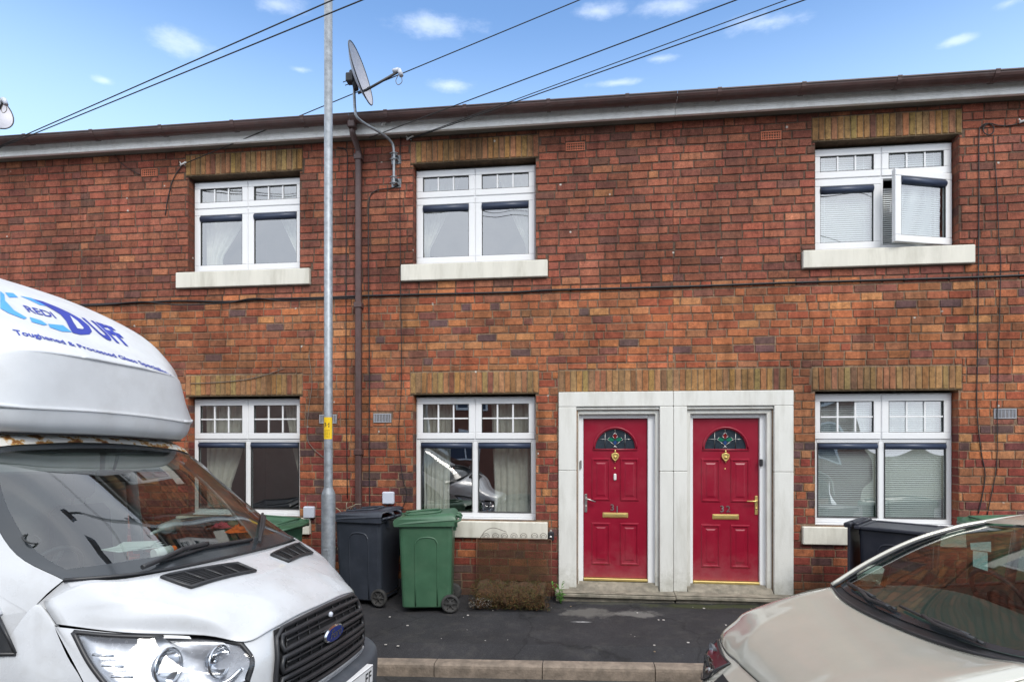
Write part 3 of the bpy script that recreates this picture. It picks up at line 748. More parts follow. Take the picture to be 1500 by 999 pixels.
# curtains
CUR = [('B', True, -1, 'cream net curtain swept left in the upstairs window left of the lamp post', .72, .30),
       ('B', True, 1, 'cream net curtain at the right of the upstairs window left of the lamp post', .5, .25),
       ('B', False, -1, 'cream curtain in the left pane of the ground floor window behind the van', .66, .5),
       ('B', False, 1, 'narrow cream curtain at the right of the ground floor window behind the van', .30, .15),
       ('C', True, -1, 'sheer curtain at the left of the upstairs window beside the dish pole', .45, .15),
       ('C', True, 1, 'sheer curtain at the right of the upstairs window beside the dish pole', .42, .2),
       ('C', False, -1, 'pale curtain at the left of the ground floor window above the green bin', .36, .9),
       ('C', False, 1, 'wide pale curtain at the right of the ground floor window above the green bin', .52, .92)]
for i, (h, up, sd, lab, wd, ga) in enumerate(CUR):
    xc = WIN[h][0]; z0, z1 = UPZ if up else LOZ
    x0, x1 = (xc-HW+.06, xc-HW+.06+wd) if sd < 0 else (xc+HW-.06-wd, xc+HW-.06)
    o = curtain_mesh(x0, x1, z0-.05, z1-.02, D+.30, sd, ga, i).build('curtain', M['curtain'])
    tag(o, lab, 'curtain', 'curtains inside the terrace windows')
# ================================================================== GROUND
def gz(x, y):
    """pavement / road level: the street climbs to the right and falls to the kerb"""
    zk = -.035+.027*x; zw = .05+.014*x
    if y >= 5.25: t = min(1.3, (y-5.25)/(7.07-5.25)); return zk+(zw-zk)*t
    return zk-.115+.02*min(3.0, max(0, 5.25-y))+(0 if y > 2.2 else -.01*min(4, 2.2-y))
def groundmat(name, base, spk, specks=True, wet=0.0, patches=False):
    m, nt = newmat(name); L = nt.links.new
    out = N(nt, 'ShaderNodeOutputMaterial'); b = N(nt, 'ShaderNodeBsdfPrincipled'); L(b.outputs[0], out.inputs[0])
    tc = N(nt, 'ShaderNodeTexCoord')
    n1 = N(nt, 'ShaderNodeTexNoise', i_Scale=1.6, i_Detail=7.0, i_Roughness=.65); L(tc.outputs['Object'], n1.inputs[0])
    n2 = N(nt, 'ShaderNodeTexNoise', i_Scale=240.0, i_Detail=2.0); L(tc.outputs['Object'], n2.inputs[0])
    v = N(nt, 'ShaderNodeTexVoronoi', i_Scale=120.0); L(tc.outputs['Object'], v.inputs[0])
    r1 = ramp(nt, [(.3, tuple(q*.72 for q in base)), (.7, tuple(q*1.35 for q in base))]); L(n1.outputs[0], r1.inputs[0])
    r2 = ramp(nt, [(.32, (.45, .45, .45)), (.55, (1.0, 1, 1)), (.72, (2.4, 2.35, 2.3))]); L(n2.outputs[0], r2.inputs[0])
    mx = N(nt, 'ShaderNodeMix', data_type='RGBA', blend_type='MULTIPLY'); mx.inputs[0].default_value = 1
    L(r1.outputs[0], mx.inputs[6]); L(r2.outputs[0], mx.inputs[7]); res = mx.outputs[2]
    if specks:
        vs = N(nt, 'ShaderNodeTexVoronoi', i_Scale=7.0); L(tc.outputs['Object'], vs.inputs[0])
        rs = ramp(nt, [(0, (1, 1, 1)), (.014, (1, 1, 1)), (.026, (0, 0, 0))]); L(vs.outputs[0], rs.inputs[0])
        m2 = N(nt, 'ShaderNodeMix', data_type='RGBA'); L(rs.outputs[0], m2.inputs[0]); L(res, m2.inputs[6]); m2.inputs[7].default_value = (*spk, 1); res = m2.outputs[2]
    if patches:
        # cement residue and moss in front of the door steps (object space)
        sx = N(nt, 'ShaderNodeSeparateXYZ'); L(tc.outputs['Object'], sx.inputs[0])
        nn = N(nt, 'ShaderNodeTexNoise', i_Scale=5.0, i_Detail=7.0, i_Roughness=.7); L(tc.outputs['Object'], nn.inputs[0])
        def blob(cx, cy, rx, ry, thr, col, res):
            a = N(nt, 'ShaderNodeVectorMath', operation='SUBTRACT'); L(tc.outputs['Object'], a.inputs[0]); a.inputs[1].default_value = (cx, cy, 0)
            s = N(nt, 'ShaderNodeVectorMath', operation='MULTIPLY'); L(a.outputs[0], s.inputs[0]); s.inputs[1].default_value = (1/rx, 1/ry, 0)
            l = N(nt, 'ShaderNodeVectorMath', operation='LENGTH'); L(s.outputs[0], l.inputs[0])
            q = N(nt, 'ShaderNodeMath', operation='MULTIPLY_ADD'); L(nn.outputs[0], q.inputs[0]); q.inputs[1].default_value = 2.2; L(l.outputs['Value'], q.inputs[2])
            r = N(nt, 'ShaderNodeMapRange'); L(q.outputs[0], r.inputs[0]); r.inputs[1].default_value = thr; r.inputs[2].default_value = thr-.35; r.inputs[3].default_value = 0; r.inputs[4].default_value = .8
            m2 = N(nt, 'ShaderNodeMix', data_type='RGBA'); L(r.outputs[0], m2.inputs[0]); L(res, m2.inputs[6]); m2.inputs[7].default_value = (*col, 1); return m2.outputs[2]
        res = blob(.05, 6.52, .42, .20, 1.95, (.13, .125, .115), res)
        res = blob(.62, 6.50, .32, .17, 1.9, (.16, .155, .145), res)
        res = blob(1.3, 6.80, .85, .12, 1.9, (.045, .05, .018), res)
        res = blob(.3, 6.85, .6, .10, 1.8, (.07, .07, .055), res)
        res = blob(-.02, 6.23, .20, .018, 1.75, (.6, .6, .6), res)
    # hairline cracks and darker reinstatement patches
    wv = N(nt, 'ShaderNodeTexNoise', i_Scale=3.0, i_Detail=5.0); L(tc.outputs['Object'], wv.inputs[0])
    ad_ = N(nt, 'ShaderNodeMix', data_type='VECTOR'); ad_.inputs[0].default_value = .22; L(tc.outputs['Object'], ad_.inputs[4]); L(wv.outputs['Color'], ad_.inputs[5])
    ck = N(nt, 'ShaderNodeTexVoronoi', feature='DISTANCE_TO_EDGE', i_Scale=.9); L(ad_.outputs[1], ck.inputs[0])
    rk = ramp(nt, [(0, (.45, .45, .45)), (.004, (.55, .55, .55)), (.009, (1, 1, 1))]); L(ck.outputs[0], rk.inputs[0])
    m6 = N(nt, 'ShaderNodeMix', data_type='RGBA', blend_type='MULTIPLY'); m6.inputs[0].default_value = .8; L(res, m6.inputs[6]); L(rk.outputs[0], m6.inputs[7]); res = m6.outputs[2]
    n7 = N(nt, 'ShaderNodeTexNoise', i_Scale=4.5, i_Detail=9.0, i_Roughness=.8); L(tc.outputs['Object'], n7.inputs[0])
    r7 = ramp(nt, [(.50, (0, 0, 0)), (.72, (.45, .45, .45))]); L(n7.outputs[0], r7.inputs[0])
    m7 = N(nt, 'ShaderNodeMix', data_type='RGBA'); L(r7.outputs[0], m7.inputs[0]); L(res, m7.inputs[6]); m7.inputs[7].default_value = (.085, .080, .072, 1); res = m7.outputs[2]
    L(res, b.inputs['Base Color'])
    b.inputs['Roughness'].default_value = .82-wet; b.inputs['Specular IOR Level'].default_value = .35
    bp = N(nt, 'ShaderNodeBump'); bp.inputs['Strength'].default_value = .6; bp.inputs['Distance'].default_value = .004
    L(n2.outputs[0], bp.inputs['Height']); L(bp.outputs[0], b.inputs['Normal'])
    return m
M['tarmac'] = groundmat('pavement_tarmac', (.026, .026, .029), (.22, .21, .19), True, .05, True)
M['asphalt'] = groundmat('road_asphalt', (.042, .041, .040), (.2, .19, .18), True)
M['earth'] = groundmat('far_ground', (.10, .11, .07), (.2, .2, .2), False)
def sheet(xs, ys, dz=0.0):
    mb = MB(); 
    for y in ys:
        for x in xs: mb.v.append((x, y, gz(x, y)+dz))
    n = len(xs)
    for j in range(len(ys)-1):
        for i in range(n-1): a = j*n+i; mb.face((a, a+1, a+n+1, a+n))
    return mb
xs = [-40, -20]+[-12+i for i in range(25)]+[20, 40]
tag(sheet(xs, [5.24, 5.6, 6.0, 6.5, 7.07, 7.2]).build('pavement', M['tarmac']), kind='structure')
tag(sheet(xs, [-4.3, -2, 0, 2, 2.25, 3.5, 4.5, 5.0, 5.2], 0).build('road', M['asphalt']), kind='structure')
mb = MB(); mb.add([(-600, -600, -1.6), (600, -600, -1.6), (600, 600, -1.6), (-600, 600, -1.6)], [(0,1,2,3)]); tag(mb.build('ground', M['earth']), kind='structure')
kx = [-12.12+.955*i for i in range(28)]
joint = [at(637, 985, 5.15).x, at(797, 985, 5.15).x]
off = joint[0]-min(kx, key=lambda k: abs(k-joint[0])); kx = [k+off for k in kx]
mb = MB()
for i in range(len(kx)-1):
    a, b = kx[i]+.004, kx[i+1]-.004
    za, zb = gz(a, 5.26)+.003, gz(b, 5.26)+.003
    y0, y1 = 5.118+random.uniform(-.004, .004), 5.243
    pr = [(y0+.006, -.26), (y0+.002, -.035), (y0+.006, -.014), (y0+.018, -.003), (y0+.035, 0), (y1, .001), (y1, -.26)]
    o = len(mb.v)
    for X, Z in ((a, za), (b, zb)):
        for (y, z) in pr: mb.v.append((X, y, Z+z))
    n = len(pr); mb.face([o+q for q in range(n)][::-1]); mb.face([o+n+q for q in range(n)])
    for q in range(n): mb.face((o+q, o+(q+1) % n, o+n+(q+1) % n, o+n+q))
mb.build('kerb', M['kerb'], recalc=True)['kind'] = 'structure'
mb = MB()      # far pavement and kerb behind the camera
mb.box(-40, 40, -6.8, -4.3, -.3, .0); tag(mb.build('far_pavement', M['tarmac']), kind='structure')

# ================================================================== WHEELIE BINS
def make_bin(name, label, col, loc, rz, dirt, lid='shut', group='wheelie bins along the terrace'):
    """local: front of the bin faces -X, handle and wheels at +X"""
    e = empty(name, loc, (0, 0, rz), label, 'wheelie bin', group)
    body = pbr(col[0]+'_bin_plastic', col[1], .42, var=.14, vscale=5, dirt=dirt, dirtscale=4, dirtamt=.45, bump=.05, bscale=90)
    H = .985
    mb = MB()
    def sec(z):      # half sizes at height z: tapering tub
        t = z/H; return (.268+.030*t, .225+.05*t, -.025-.005*t)
    R = []
    zs = [.045, .06, .30, .60, .80, .90, .94, H]
    for z in zs:
        hx, hy, ox = sec(z)
        if z < .05: hx -= .012; hy -= .012
        c = .045; ring = []
        for (sx, sy) in ((1, 1), (-1, 1), (-1, -1), (1, -1)):
            for k in range(4):
                w = math.atan2(sy, sx)-PI/4+k*PI/6
                ring.append((ox+sx*(hx-c)+c*math.cos(w), sy*(hy-c)+c*math.sin(w), z))
        R.append(ring)
    o = len(mb.v); n = len(R[0])
    for r in R: mb.v += r
    for i in range(len(R)-1):
        for k in range(n): k2 = (k+1) % n; mb.face((o+i*n+k, o+i*n+k2, o+(i+1)*n+k2, o+(i+1)*n+k), 0, False)
    mb.face([o+k for k in range(n)][::-1])
    # rim
    hx, hy, ox = sec(H)
    mb.box(ox-hx-.018, ox+hx+.012, -hy-.02, hy+.02, H-.035, H-.005, 0, .01)
    # arched relief on both flanks and a plain one on the front
    for sy in (-1, 1):
        pts = []
        for (px, pz) in [(-.135, .07), (-.135, .70), (-.125, .775), (-.095, .815), (-.04, .83), (.02, .83), (.075, .815), (.10, .775), (.108, .70), (.105, .07)]:
            pts.append((px-.01, sy*(sec(pz)[1]-.004), pz))
        mb.tube(sp3(pts, 3), .011, 6)
    for py in (-.12, .12): mb.tube([(-sec(z)[0]+sec(z)[2]+.002, py*(1 if z < .5 else 1.05), z) for z in (.08, .5, .85)], .008, 6)
    # ribs under the handle
    for py in (-.12, .12): mb.box(ox+hx-.02, ox+hx+.03, py-.006, py+.006, H-.10, H-.02)
    b = mb.build('body', body, e)
    hd = MB(); hz = H+.02
    hd.tube([(ox+hx, -.20, hz-.03), (ox+hx+.055, -.20, hz+.0), (ox+hx+.075, -.19, hz+.005), (ox+hx+.075, .19, hz+.005), (ox+hx+.055, .20, hz), (ox+hx, .20, hz-.03)], .014, 8)
    hd.tube([(ox+hx+.02, -.27, hz-.005), (ox+hx+.02, .27, hz-.005)], .013, 8)
    hd.build('handle', body, e)
    ax = MB(); ax.tube([(.24, -.265, .10), (.24, .265, .10)], .011, 8); ax.build('axle', M['steel'], e)
    for sy in (-1, 1):
        w = MB(); T = Matrix.Translation((.24, sy*.262, .10)) @ Matrix.Rotation(-sy*PI/2, 4, 'X')
        w.lathe([(.0, -.022), (.075, -.022), (.096, -.02), (.1, -.012), (.1, .012), (.096, .02), (.080, .023), (.074, .018), (.070, .008), (.030, .006), (.026, .018), (0, .018)], 26, T)
        for k in range(6):
            a = k*PI/3; w.tube([T @ Vector((.025*math.cos(a), .025*math.sin(a), .013)), T @ Vector((.072*math.cos(a), .072*math.sin(a), .013))], .006, 5)
        w.build('wheel', M['rubber'], e)
    # lid
    if lid == 'open':
        rm = MB(); a, b, c_ = ox-hx-.045, ox+hx+.03, hy+.035
        for (u0, u1, v0, v1) in ((a, ox-hx+.03, -c_, c_), (ox+hx-.03, b, -c_, c_), (ox-hx+.03, ox+hx-.03, -c_, -hy+.03), (ox-hx+.03, ox+hx-.03, hy-.03, c_)): rm.box(u0, u1, v0, v1, H-.028, H+.006, 0, .008)
        rm.box(a, b, -c_, -c_+.012, H-.06, H-.02, 0, .004); rm.box(a, a+.012, -c_, c_, H-.06, H-.02, 0, .004); rm.build('rim', body, e)
        inn = MB(); inn.box(ox-hx+.03, ox+hx-.03, -hy+.03, hy-.03, H-.30, H-.10); inn.build('dark_inside', M['dark'], e)  # near-black block whose colour stands in for the shade inside the open bin
        l = MB(); l.box(ox+hx+.06, ox+hx+.085, -c_, c_, H-.66, H+.02, 0, .01); l.box(ox+hx+.05, ox+hx+.12, -c_, c_, H-.02, H+.03, 0, .012); l.build('lid', body, e)
        return e
    l = MB(); lx0, lx1, ly = ox-hx-.055, ox+hx+.03, hy+.035
    g = []
    for i, t in enumerate((0, .04, .12, .35, .6, .82, .94, 1)):
        x = lx0+(lx1-lx0)*t; row = []
        for s in (0, .3, .55, .8, .93, 1):
            e_ = min(1, t/.10)*min(1, (1-t)/.05+.3)*min(1, (1-s)/.16)
            base = H+.012+.055*(t**.8)*(.55 if lid == 'flat' else 1)
            z = base+.045*min(1, e_)-(.026 if s == 1 or t in (0,) else 0)
            if lid == 'flat' and .1 < t < .9 and s < .75: z -= .03
            row.append((x, s*ly*(1-.05*(1-min(1, t*6))), z))
        g.append(row)
    l.patch(g, 3, 3, mirror=True)
    # skirt, folded grip lip
    l.box(lx0+.012, lx1-.01, -ly+.008, -ly+.016, H-.03, H+.05); l.box(lx0+.012, lx1-.01, ly-.016, ly-.008, H-.03, H+.05)
    l.tube([(lx0+.01, -ly+.03, H+.0), (lx0-.012, -.12, H+.004), (lx0-.012, .12, H+.004), (lx0+.01, ly-.03, H+.0)], .013, 6)
    if lid != 'flat':
        for sy in (-1, 1):
            l.tube(sp3([(lx0+.10, sy*.06, H+.085), (lx0+.16, sy*.15, H+.082), (lx0+.34, sy*.165, H+.098), (lx0+.48, sy*.12, H+.108), (lx0+.50, 0, H+.11)], 4), .013, 6)
            l.tube([(lx1-.05, sy*.10, H+.075), (lx1+.03, sy*.10, H+.065), (lx1+.05, sy*.10, H+.03)], .018, 8)
    else:
        l.tube([(lx0+.09, -ly*.78, H+.062), (lx1-.09, -ly*.78, H+.09), (lx1-.09, ly*.78, H+.09), (lx0+.09, ly*.78, H+.062)], .010, 6, close=True)
    l.build('lid', body, e)
    return e
def onground(px, py, dz=0):
    """point on the pavement seen at this place"""
    r = ray(px, py); lo, hi = 3.0, 12.0
    for _ in range(40):
        m_ = (lo+hi)/2; t = m_/r.y; p = CAM+r*t
        if p.z > gz(p.x, p.y): lo = m_
        else: hi = m_
    return CAM+r*((lo+hi)/2/r.y)
GREEN = ('green', (.045, .115, .065)); NAVY = ('navy', (.030, .036, .049)); BLACK = ('black', (.013, .015, .024))
def binat(px, py, **k):
    p = onground(px, py); return p
p = onground(627, 893); p.y += .12
make_bin('wheelie_bin', 'faded scuffed green wheelie bin standing under the left end of the middle sill', GREEN, (p.x, p.y, gz(p.x, p.y)), math.radians(9), (.09, .16, .10))
p = onground(537, 884); p.y += .16
make_bin('wheelie_bin', 'dark navy wheelie bin between the lamp post and the green bin', NAVY, (p.x, p.y, gz(p.x, p.y)), math.radians(-9), (.07, .08, .10))
def bin_by_lid(px, py, zl, name, label, col, rz, dirt, lid='shut'):
    """bin whose base is hidden: the lid centre (height zl above the ground) appears at px, py"""
    r = ray(px, py); Y = 5.4
    for _ in range(30):
        t = Y/r.y; pz = CH+r.z*t; x = r.x*t; need = gz(x, Y)+zl
        Y += (pz-need)*4*(1 if r.z < 0 else -1)*.3
        Y = max(5.4, min(6.75, Y))
    x = r.x*Y/r.y
    return make_bin(name, label, col, (x, Y, gz(x, Y)), rz, dirt, lid)
bin_by_lid(1313, 768, 1.0, 'wheelie_bin', 'plain black wheelie bin standing open in front of the right hand window', BLACK, math.radians(142), (.05, .05, .06), 'open')
bin_by_lid(1490, 762, 1.05, 'wheelie_bin', 'green wheelie bin half hidden behind the beige car at the right edge', GREEN, math.radians(-8), (.09, .16, .10), 'flat')
bin_by_lid(388, 762, 1.05, 'wheelie_bin', 'green wheelie bin behind the bonnet of the white van', GREEN, math.radians(176), (.06, .10, .07), 'flat')
bin_by_lid(292, 764, 1.04, 'wheelie_bin', 'dark grey wheelie bin seen through the windscreen of the van', ('grey', (.05, .06, .07)), math.radians(-4), (.07, .08, .10), 'flat')

# ================================================================== LAMP POST
P = onground(481, 953); P = Vector((at(481, 800, 5.47).x, 5.47, gz(P.x, 5.47)))
lp = empty('lamp_post', P, (0, 0, 0), 'galvanised steel street lamp post with yellow number sticker, standing before the terrace', 'lamp post')
mb = MB(); zt = at(481, 722, 5.47).z-P.z
mb.lathe([(.0655, -.1), (.0655, zt-.02), (.062, zt), (.042, zt+.05), (.0405, zt+.06), (.038, 8.0), (0, 8.0)], 28)
mb.lathe([(.0425, zt+.43), (.0425, zt+.445)], 24); mb.build('post', M['galv'], lp)
mb = MB(); mb.box(-.028, .028, -.072, -.064, .45, .95, 0, .004); mb.build('access_door', M['galv'], lp)
mb = MB(); mb.tube(sp3([(0, 0, 7.9), (0, -.1, 8.25), (.02, -.5, 8.45), (.03, -1.0, 8.5)], 5), .03, 10); mb.build('arm', M['galv'], lp)
mb = MB(); mb.box(-.11, .17, -1.65, -.95, 8.44, 8.56, 0, .04); mb.build('lantern', M['boxgrey'], lp)
za, zb = at(480, 643, 5.43).z-P.z, at(480, 611, 5.43).z-P.z
mb = MB(); a0, a1 = math.radians(203), math.radians(350); R_ = .0417
for i in range(13):
    w = a0+(a1-a0)*i/12
    for z in (za, zb): mb.v.append((R_*math.cos(w), R_*math.sin(w), z))
for i in range(12): mb.face((2*i, 2*i+2, 2*i+3, 2*i+1), 0, True)
def wrap(txt, size, zc, wc, bold=0):
    vs, fs = textmesh(txt, size, bold=bold)
    w0 = math.radians(wc); mb.add([((R_+.0006)*math.cos(w0+v.x/R_), (R_+.0006)*math.sin(w0+v.x/R_), zc+v.y) for v in vs], fs, 1)
wrap('34', .062, za+.115, 270, .0015)
for k in range(6): 
    zz = za+.018+k*.013
    for q in range(4): wq = math.radians(240+q*20+random.uniform(-2, 2)); mb.add([((R_+.0005)*math.cos(w), (R_+.0005)*math.sin(w), z) for w in (wq, wq+.2) for z in (zz, zz+.004)], [(0,2,3,1)], 1)
mb.build('sticker', [pbr('yellow_sticker', (.80, .52, .01), .4, var=.05), M['black']], lp)

# ================================================================== SATELLITE DISHES
def make_dish(label, cpos, nrm, roll, pole, brackets, size=.33):
    e = empty('satellite_dish', cpos, (0, 0, 0), label, 'satellite dish', 'satellite dishes above the gutter')
    nrm = Vector(nrm).normalized(); up = Vector((0, 0, 1)); a = up.cross(nrm).normalized(); b = nrm.cross(a)
    B = Matrix((a, b, nrm)).transposed().to_4x4() @ Matrix.Rotation(roll, 4, 'Z')
    mb = MB(); n = 36; rings = 7
    for side in (0, 1):
        o = len(mb.v)
        for i in range(rings+1):
            r = i/rings
            for k in range(n):
                w = 2*PI*k/n; mb.v.append(tuple(B @ Vector((size*.9*r*math.cos(w), size*r*math.sin(w), .075*r*r-.075-(.006 if side else 0)))))
        for i in range(rings):
            for k in range(n):
                k2 = (k+1) % n; f = (o+i*n+k, o+i*n+k2, o+(i+1)*n+k2, o+(i+1)*n+k); mb.face(f[::-1] if side else f, 0, True)
    mb.tube([B @ Vector((size*.905*math.cos(2*PI*k/n), size*1.005*math.sin(2*PI*k/n), -.002)) for k in range(n)], .007, 6, 1, close=True)
    mb.build('reflector', [M['dish'], M['black']], e)
    arm = MB(); tip = B @ Vector((0, -size*.35, size*1.28)); root = B @ Vector((0, -size*.62, -.09))
    arm.tube([root, B @ Vector((0, -size*.6, .02)), tip], .014, 8); arm.build('feed_arm', M['black'], e)
    l = MB(); d = (B @ Vector((0, .15, -1))).normalized()
    l.tube([tip+Vector((0, 0, .015)), tip+Vector((0, 0, .015))+d*.07], [.028, .022], 12); l.tube([tip+Vector((.0, 0, .02)), tip+Vector((.03, 0, -.055))], .024, 10)
    l.build('feed_horn', M['boxgrey'], e)
    l = MB(); l.tube(sp3([tip+Vector((0, 0, -.03)), tip+Vector((-.035, 0, -.10)), tip+Vector((-.01, 0, -.15)), tip+Vector((.035, 0, -.12)), tip+Vector((.03, 0, -.06))], 5), .004, 5)
    l.build('cable_loop', M['greycable'], e)
    c = MB(); c.tube([B @ Vector((0, .06, -.10)), B @ Vector((0, -.16, -.10))], .03, 8); c.box(-.045, .045, -.05, .05, -.05, .05, 0, .01, M=Matrix.Translation(B @ Vector((0, -.02, -.13))))
    for q in (-.03, .03): c.tube([B @ Vector((q, -.05, -.10)), B @ Vector((q, -.05, -.22))], .005, 5)
    c.build('clamp', M['black'], e)
    if pole:
        pm = MB(); pm.tube(sp3([Vector(p)-Vector(cpos) for p in pole], 8), .0165, 10); pm.build('pole', M['galv'], e)
    for bp in brackets:
        q = Vector(bp)-Vector(cpos); k = MB()
        k.box(q.x-.06, q.x+.06, D-cpos[1]-.012, D-cpos[1]-.002, q.z-.055, q.z+.055, 0, .004)
        k.box(q.x-.035, q.x+.035, q.y+.01, D-cpos[1]-.01, q.z-.03, q.z-.022); k.box(q.x-.035, q.x+.035, q.y+.01, D-cpos[1]-.01, q.z+.022, q.z+.03)
        k.tube([q+Vector((-.05, 0, .035)), q+Vector((-.02, -.022, .035)), q+Vector((.02, -.022, .035)), q+Vector((.05, 0, .035))], .005, 5)
        k.tube([q+Vector((-.05, 0, -.035)), q+Vector((-.02, -.022, -.035)), q+Vector((.02, -.022, -.035)), q+Vector((.05, 0, -.035))], .005, 5)
        k.build('bracket', M['galv'], e)
    return e
M['dish'] = pbr('perforated_dish', (.40, .40, .44), .5, metal=.2, var=.12, vscale=30)
YP = 6.72
YP = 6.50
pole = [at(577, 271, D-.10), at(577, 250, D-.10), at(577, 222, D-.10), at(573, 208, D-.13), at(556, 194, 6.78), at(535, 182, 6.60), at(523, 172, YP), at(520, 160, YP), at(519, 142, YP), at(519, 130, YP)]
cd = at(529, 108, 6.44)
make_dish('grey satellite dish on a bent pole above the downpipe', cd, (.95, .0, .24), math.radians(0), pole, [at(577, 229, D-.10), at(577, 264, D-.10)], .33)
cd = at(-13, 160, 6.5)
make_dish('satellite dish cut by the left edge of the photo', cd, (.86, -.34, .30), 0, [at(-30, 235, D-.1), at(-30, 205, D-.16), at(-25, 180, 6.62), at(-24, 168, 6.6)], [], .25)

# ================================================================== CABLES
def cable(name, pts, r, mat, label, cat, group=None, smooth=6, clips=0):
    mb = MB(); ps = sp3(pts, smooth); mb.tube(ps, r, 6)
    for i in range(clips, len(ps)-1, max(1, clips)) if clips else []:
        q = ps[i]; mb.box(q.x-.006, q.x+.006, q.y-.012, q.y+.02, q.z-.014, q.z+.012, 0, .003)
    return tag(mb.build(name, M[mat]), label, cat, group)
Yc = D-.012
gW = 'cables clipped to the brick wall'
pts = [at(x, y+random.uniform(-.9, .9), Yc) for x, y in [(60, 449), (110, 447), (180, 444), (260, 441), (330, 441), (385, 439), (440, 437), (500, 434.5), (540, 432.5), (590, 431.5), (640, 430.5), (700, 429), (760, 427), (800, 425.5), (870, 423), (950, 420.5), (1050, 417.5), (1150, 414.5), (1250, 411), (1350, 408), (1430, 406), (1520, 402)]]
cable('wall_cable', pts, .012, 'cable', 'long black cable clipped level across the whole wall between the storeys', 'cable', gW, 4, 3)
cable('wall_cable', [at(x, y, Yc-.02) for x, y in [(105, 449), (160, 446), (210, 442), (262, 447), (330, 444), (372, 437), (420, 441), (470, 438), (520, 437)]], .007, 'cable', 'thin second cable sagging beside the level one, left of the downpipe', 'cable', gW)
cable('wall_cable', [at(x, y, Yc) for x, y in [(585, 272), (572, 276), (552, 279), (542, 288), (540, 310), (539.5, 370), (540, 430), (541, 520), (541, 600), (541, 700), (542, 745)]], .0065, 'cable', 'black cable dropping from the dish bracket just right of the downpipe', 'cable', gW, 4)
cable('wall_cable', [at(x, y, Yc) for x, y in [(494, 216), (505, 219), (509, 232), (507.5, 300), (507, 420), (507, 560), (508, 660), (509, 730)]], .006, 'cable', 'black cable dropping between the lamp post and the downpipe', 'cable', gW, 4)
cable('wall_cable', [at(x, y, Yc) for x, y in [(587, 195), (586, 260), (586, 340), (587, 430), (588, 560), (584, 640), (590, 700), (596, 722), (590, 742), (580, 748)]], .0045, 'cable', 'thin dark cable running down the left side of the middle windows', 'cable', gW, 4)
cable('wall_cable', [at(x, y, Yc) for x, y in [(1502, 179), (1480, 184), (1462, 184), (1450, 181), (1441, 186), (1441, 194), (1448, 198), (1455, 194), (1455, 186), (1447, 181), (1437, 186), (1434, 200), (1434, 300), (1433, 405), (1432, 520), (1431, 600), (1437, 660), (1443, 695), (1438, 730), (1433, 752)]], .006, 'cable', 'black cable with a coil at its top, right of the open window', 'cable', gW, 4)
cable('wall_cable', [at(x, y, Yc) for x, y in [(1455, 198), (1457, 230), (1461, 290), (1463, 350), (1466, 390), (1463, 500), (1461, 600), (1460, 680), (1452, 725), (1446, 755)]], .005, 'cable', 'thinner cable hanging just right of the coiled one', 'cable', gW, 4)
cable('wall_cable', [at(x, y, Yc) for x, y in [(268, 241), (254, 262), (246, 290), (242, 315)]], .006, 'cable', 'short cable hanging from the wire anchor beside the upper left window', 'cable', gW)
cable('wall_cable', [at(x, y, Yc) for x, y in [(168, 226), (176, 238), (190, 248), (205, 256)]], .004, 'cable', 'thin loose wire under the fascia at the upper left', 'cable', gW)
cable('wall_cable', [at(x, y, Yc) for x, y in [(278, 562), (320, 560), (360, 556), (392, 548), (415, 540)]], .004, 'greycable', 'thin loose wire wandering over the lintel behind the van', 'cable', gW)
cable('wall_cable', [at(x, y, Yc) for x, y in [(452, 520), (457, 560), (452, 600), (450, 640), (458, 656), (474, 670)]], .004, 'greycable', 'thin loose grey wire curling left of the lamp post', 'cable', gW)
# anchor for the wire
for (x, y, lab) in ((269, 241, 'small white wire anchor beside the upper left window'), (601, 203, 'small wire anchor under the eaves beside the dish pole'), (1500, 178, 'white wire anchor at the right edge under the eaves'), (563, 182, 'small white insulator on the fascia right of the dish pole')):
    q = at(x, y, D-.03 if x != 563 else 6.88); mb = MB(); mb.tube([q+Vector((-.045, 0, -.01)), q+Vector((.045, -.02, .018))], .011, 8); mb.tube([q+Vector((.0, .06, 0)), q], .006, 6)
    mb.tube([q+Vector((-.03, 0, -.0)), q+Vector((-.05, 0, .03))], .008, 6)
    tag(mb.build('wire_anchor', M['white']), lab, 'wire anchor', 'anchors for the overhead wires')
rgt = Vector((_c, _s, 0)); fwd = Vector((-_s, _c, 0))
POLE = CAM+rgt*38-fwd*14.6+Vector((0, 0, 6))
tp = empty('telegraph_pole', (POLE.x, POLE.y, 0), (0, 0, 0), 'wooden telegraph pole behind the viewer from which the overhead wires come', 'telegraph pole')
mb = MB(); mb.lathe([(.14, -.2), (.09, POLE.z+.5), (0, POLE.z+.5)], 12); mb.build('pole', pbr('creosoted_wood', (.10, .07, .05), .9), tp)
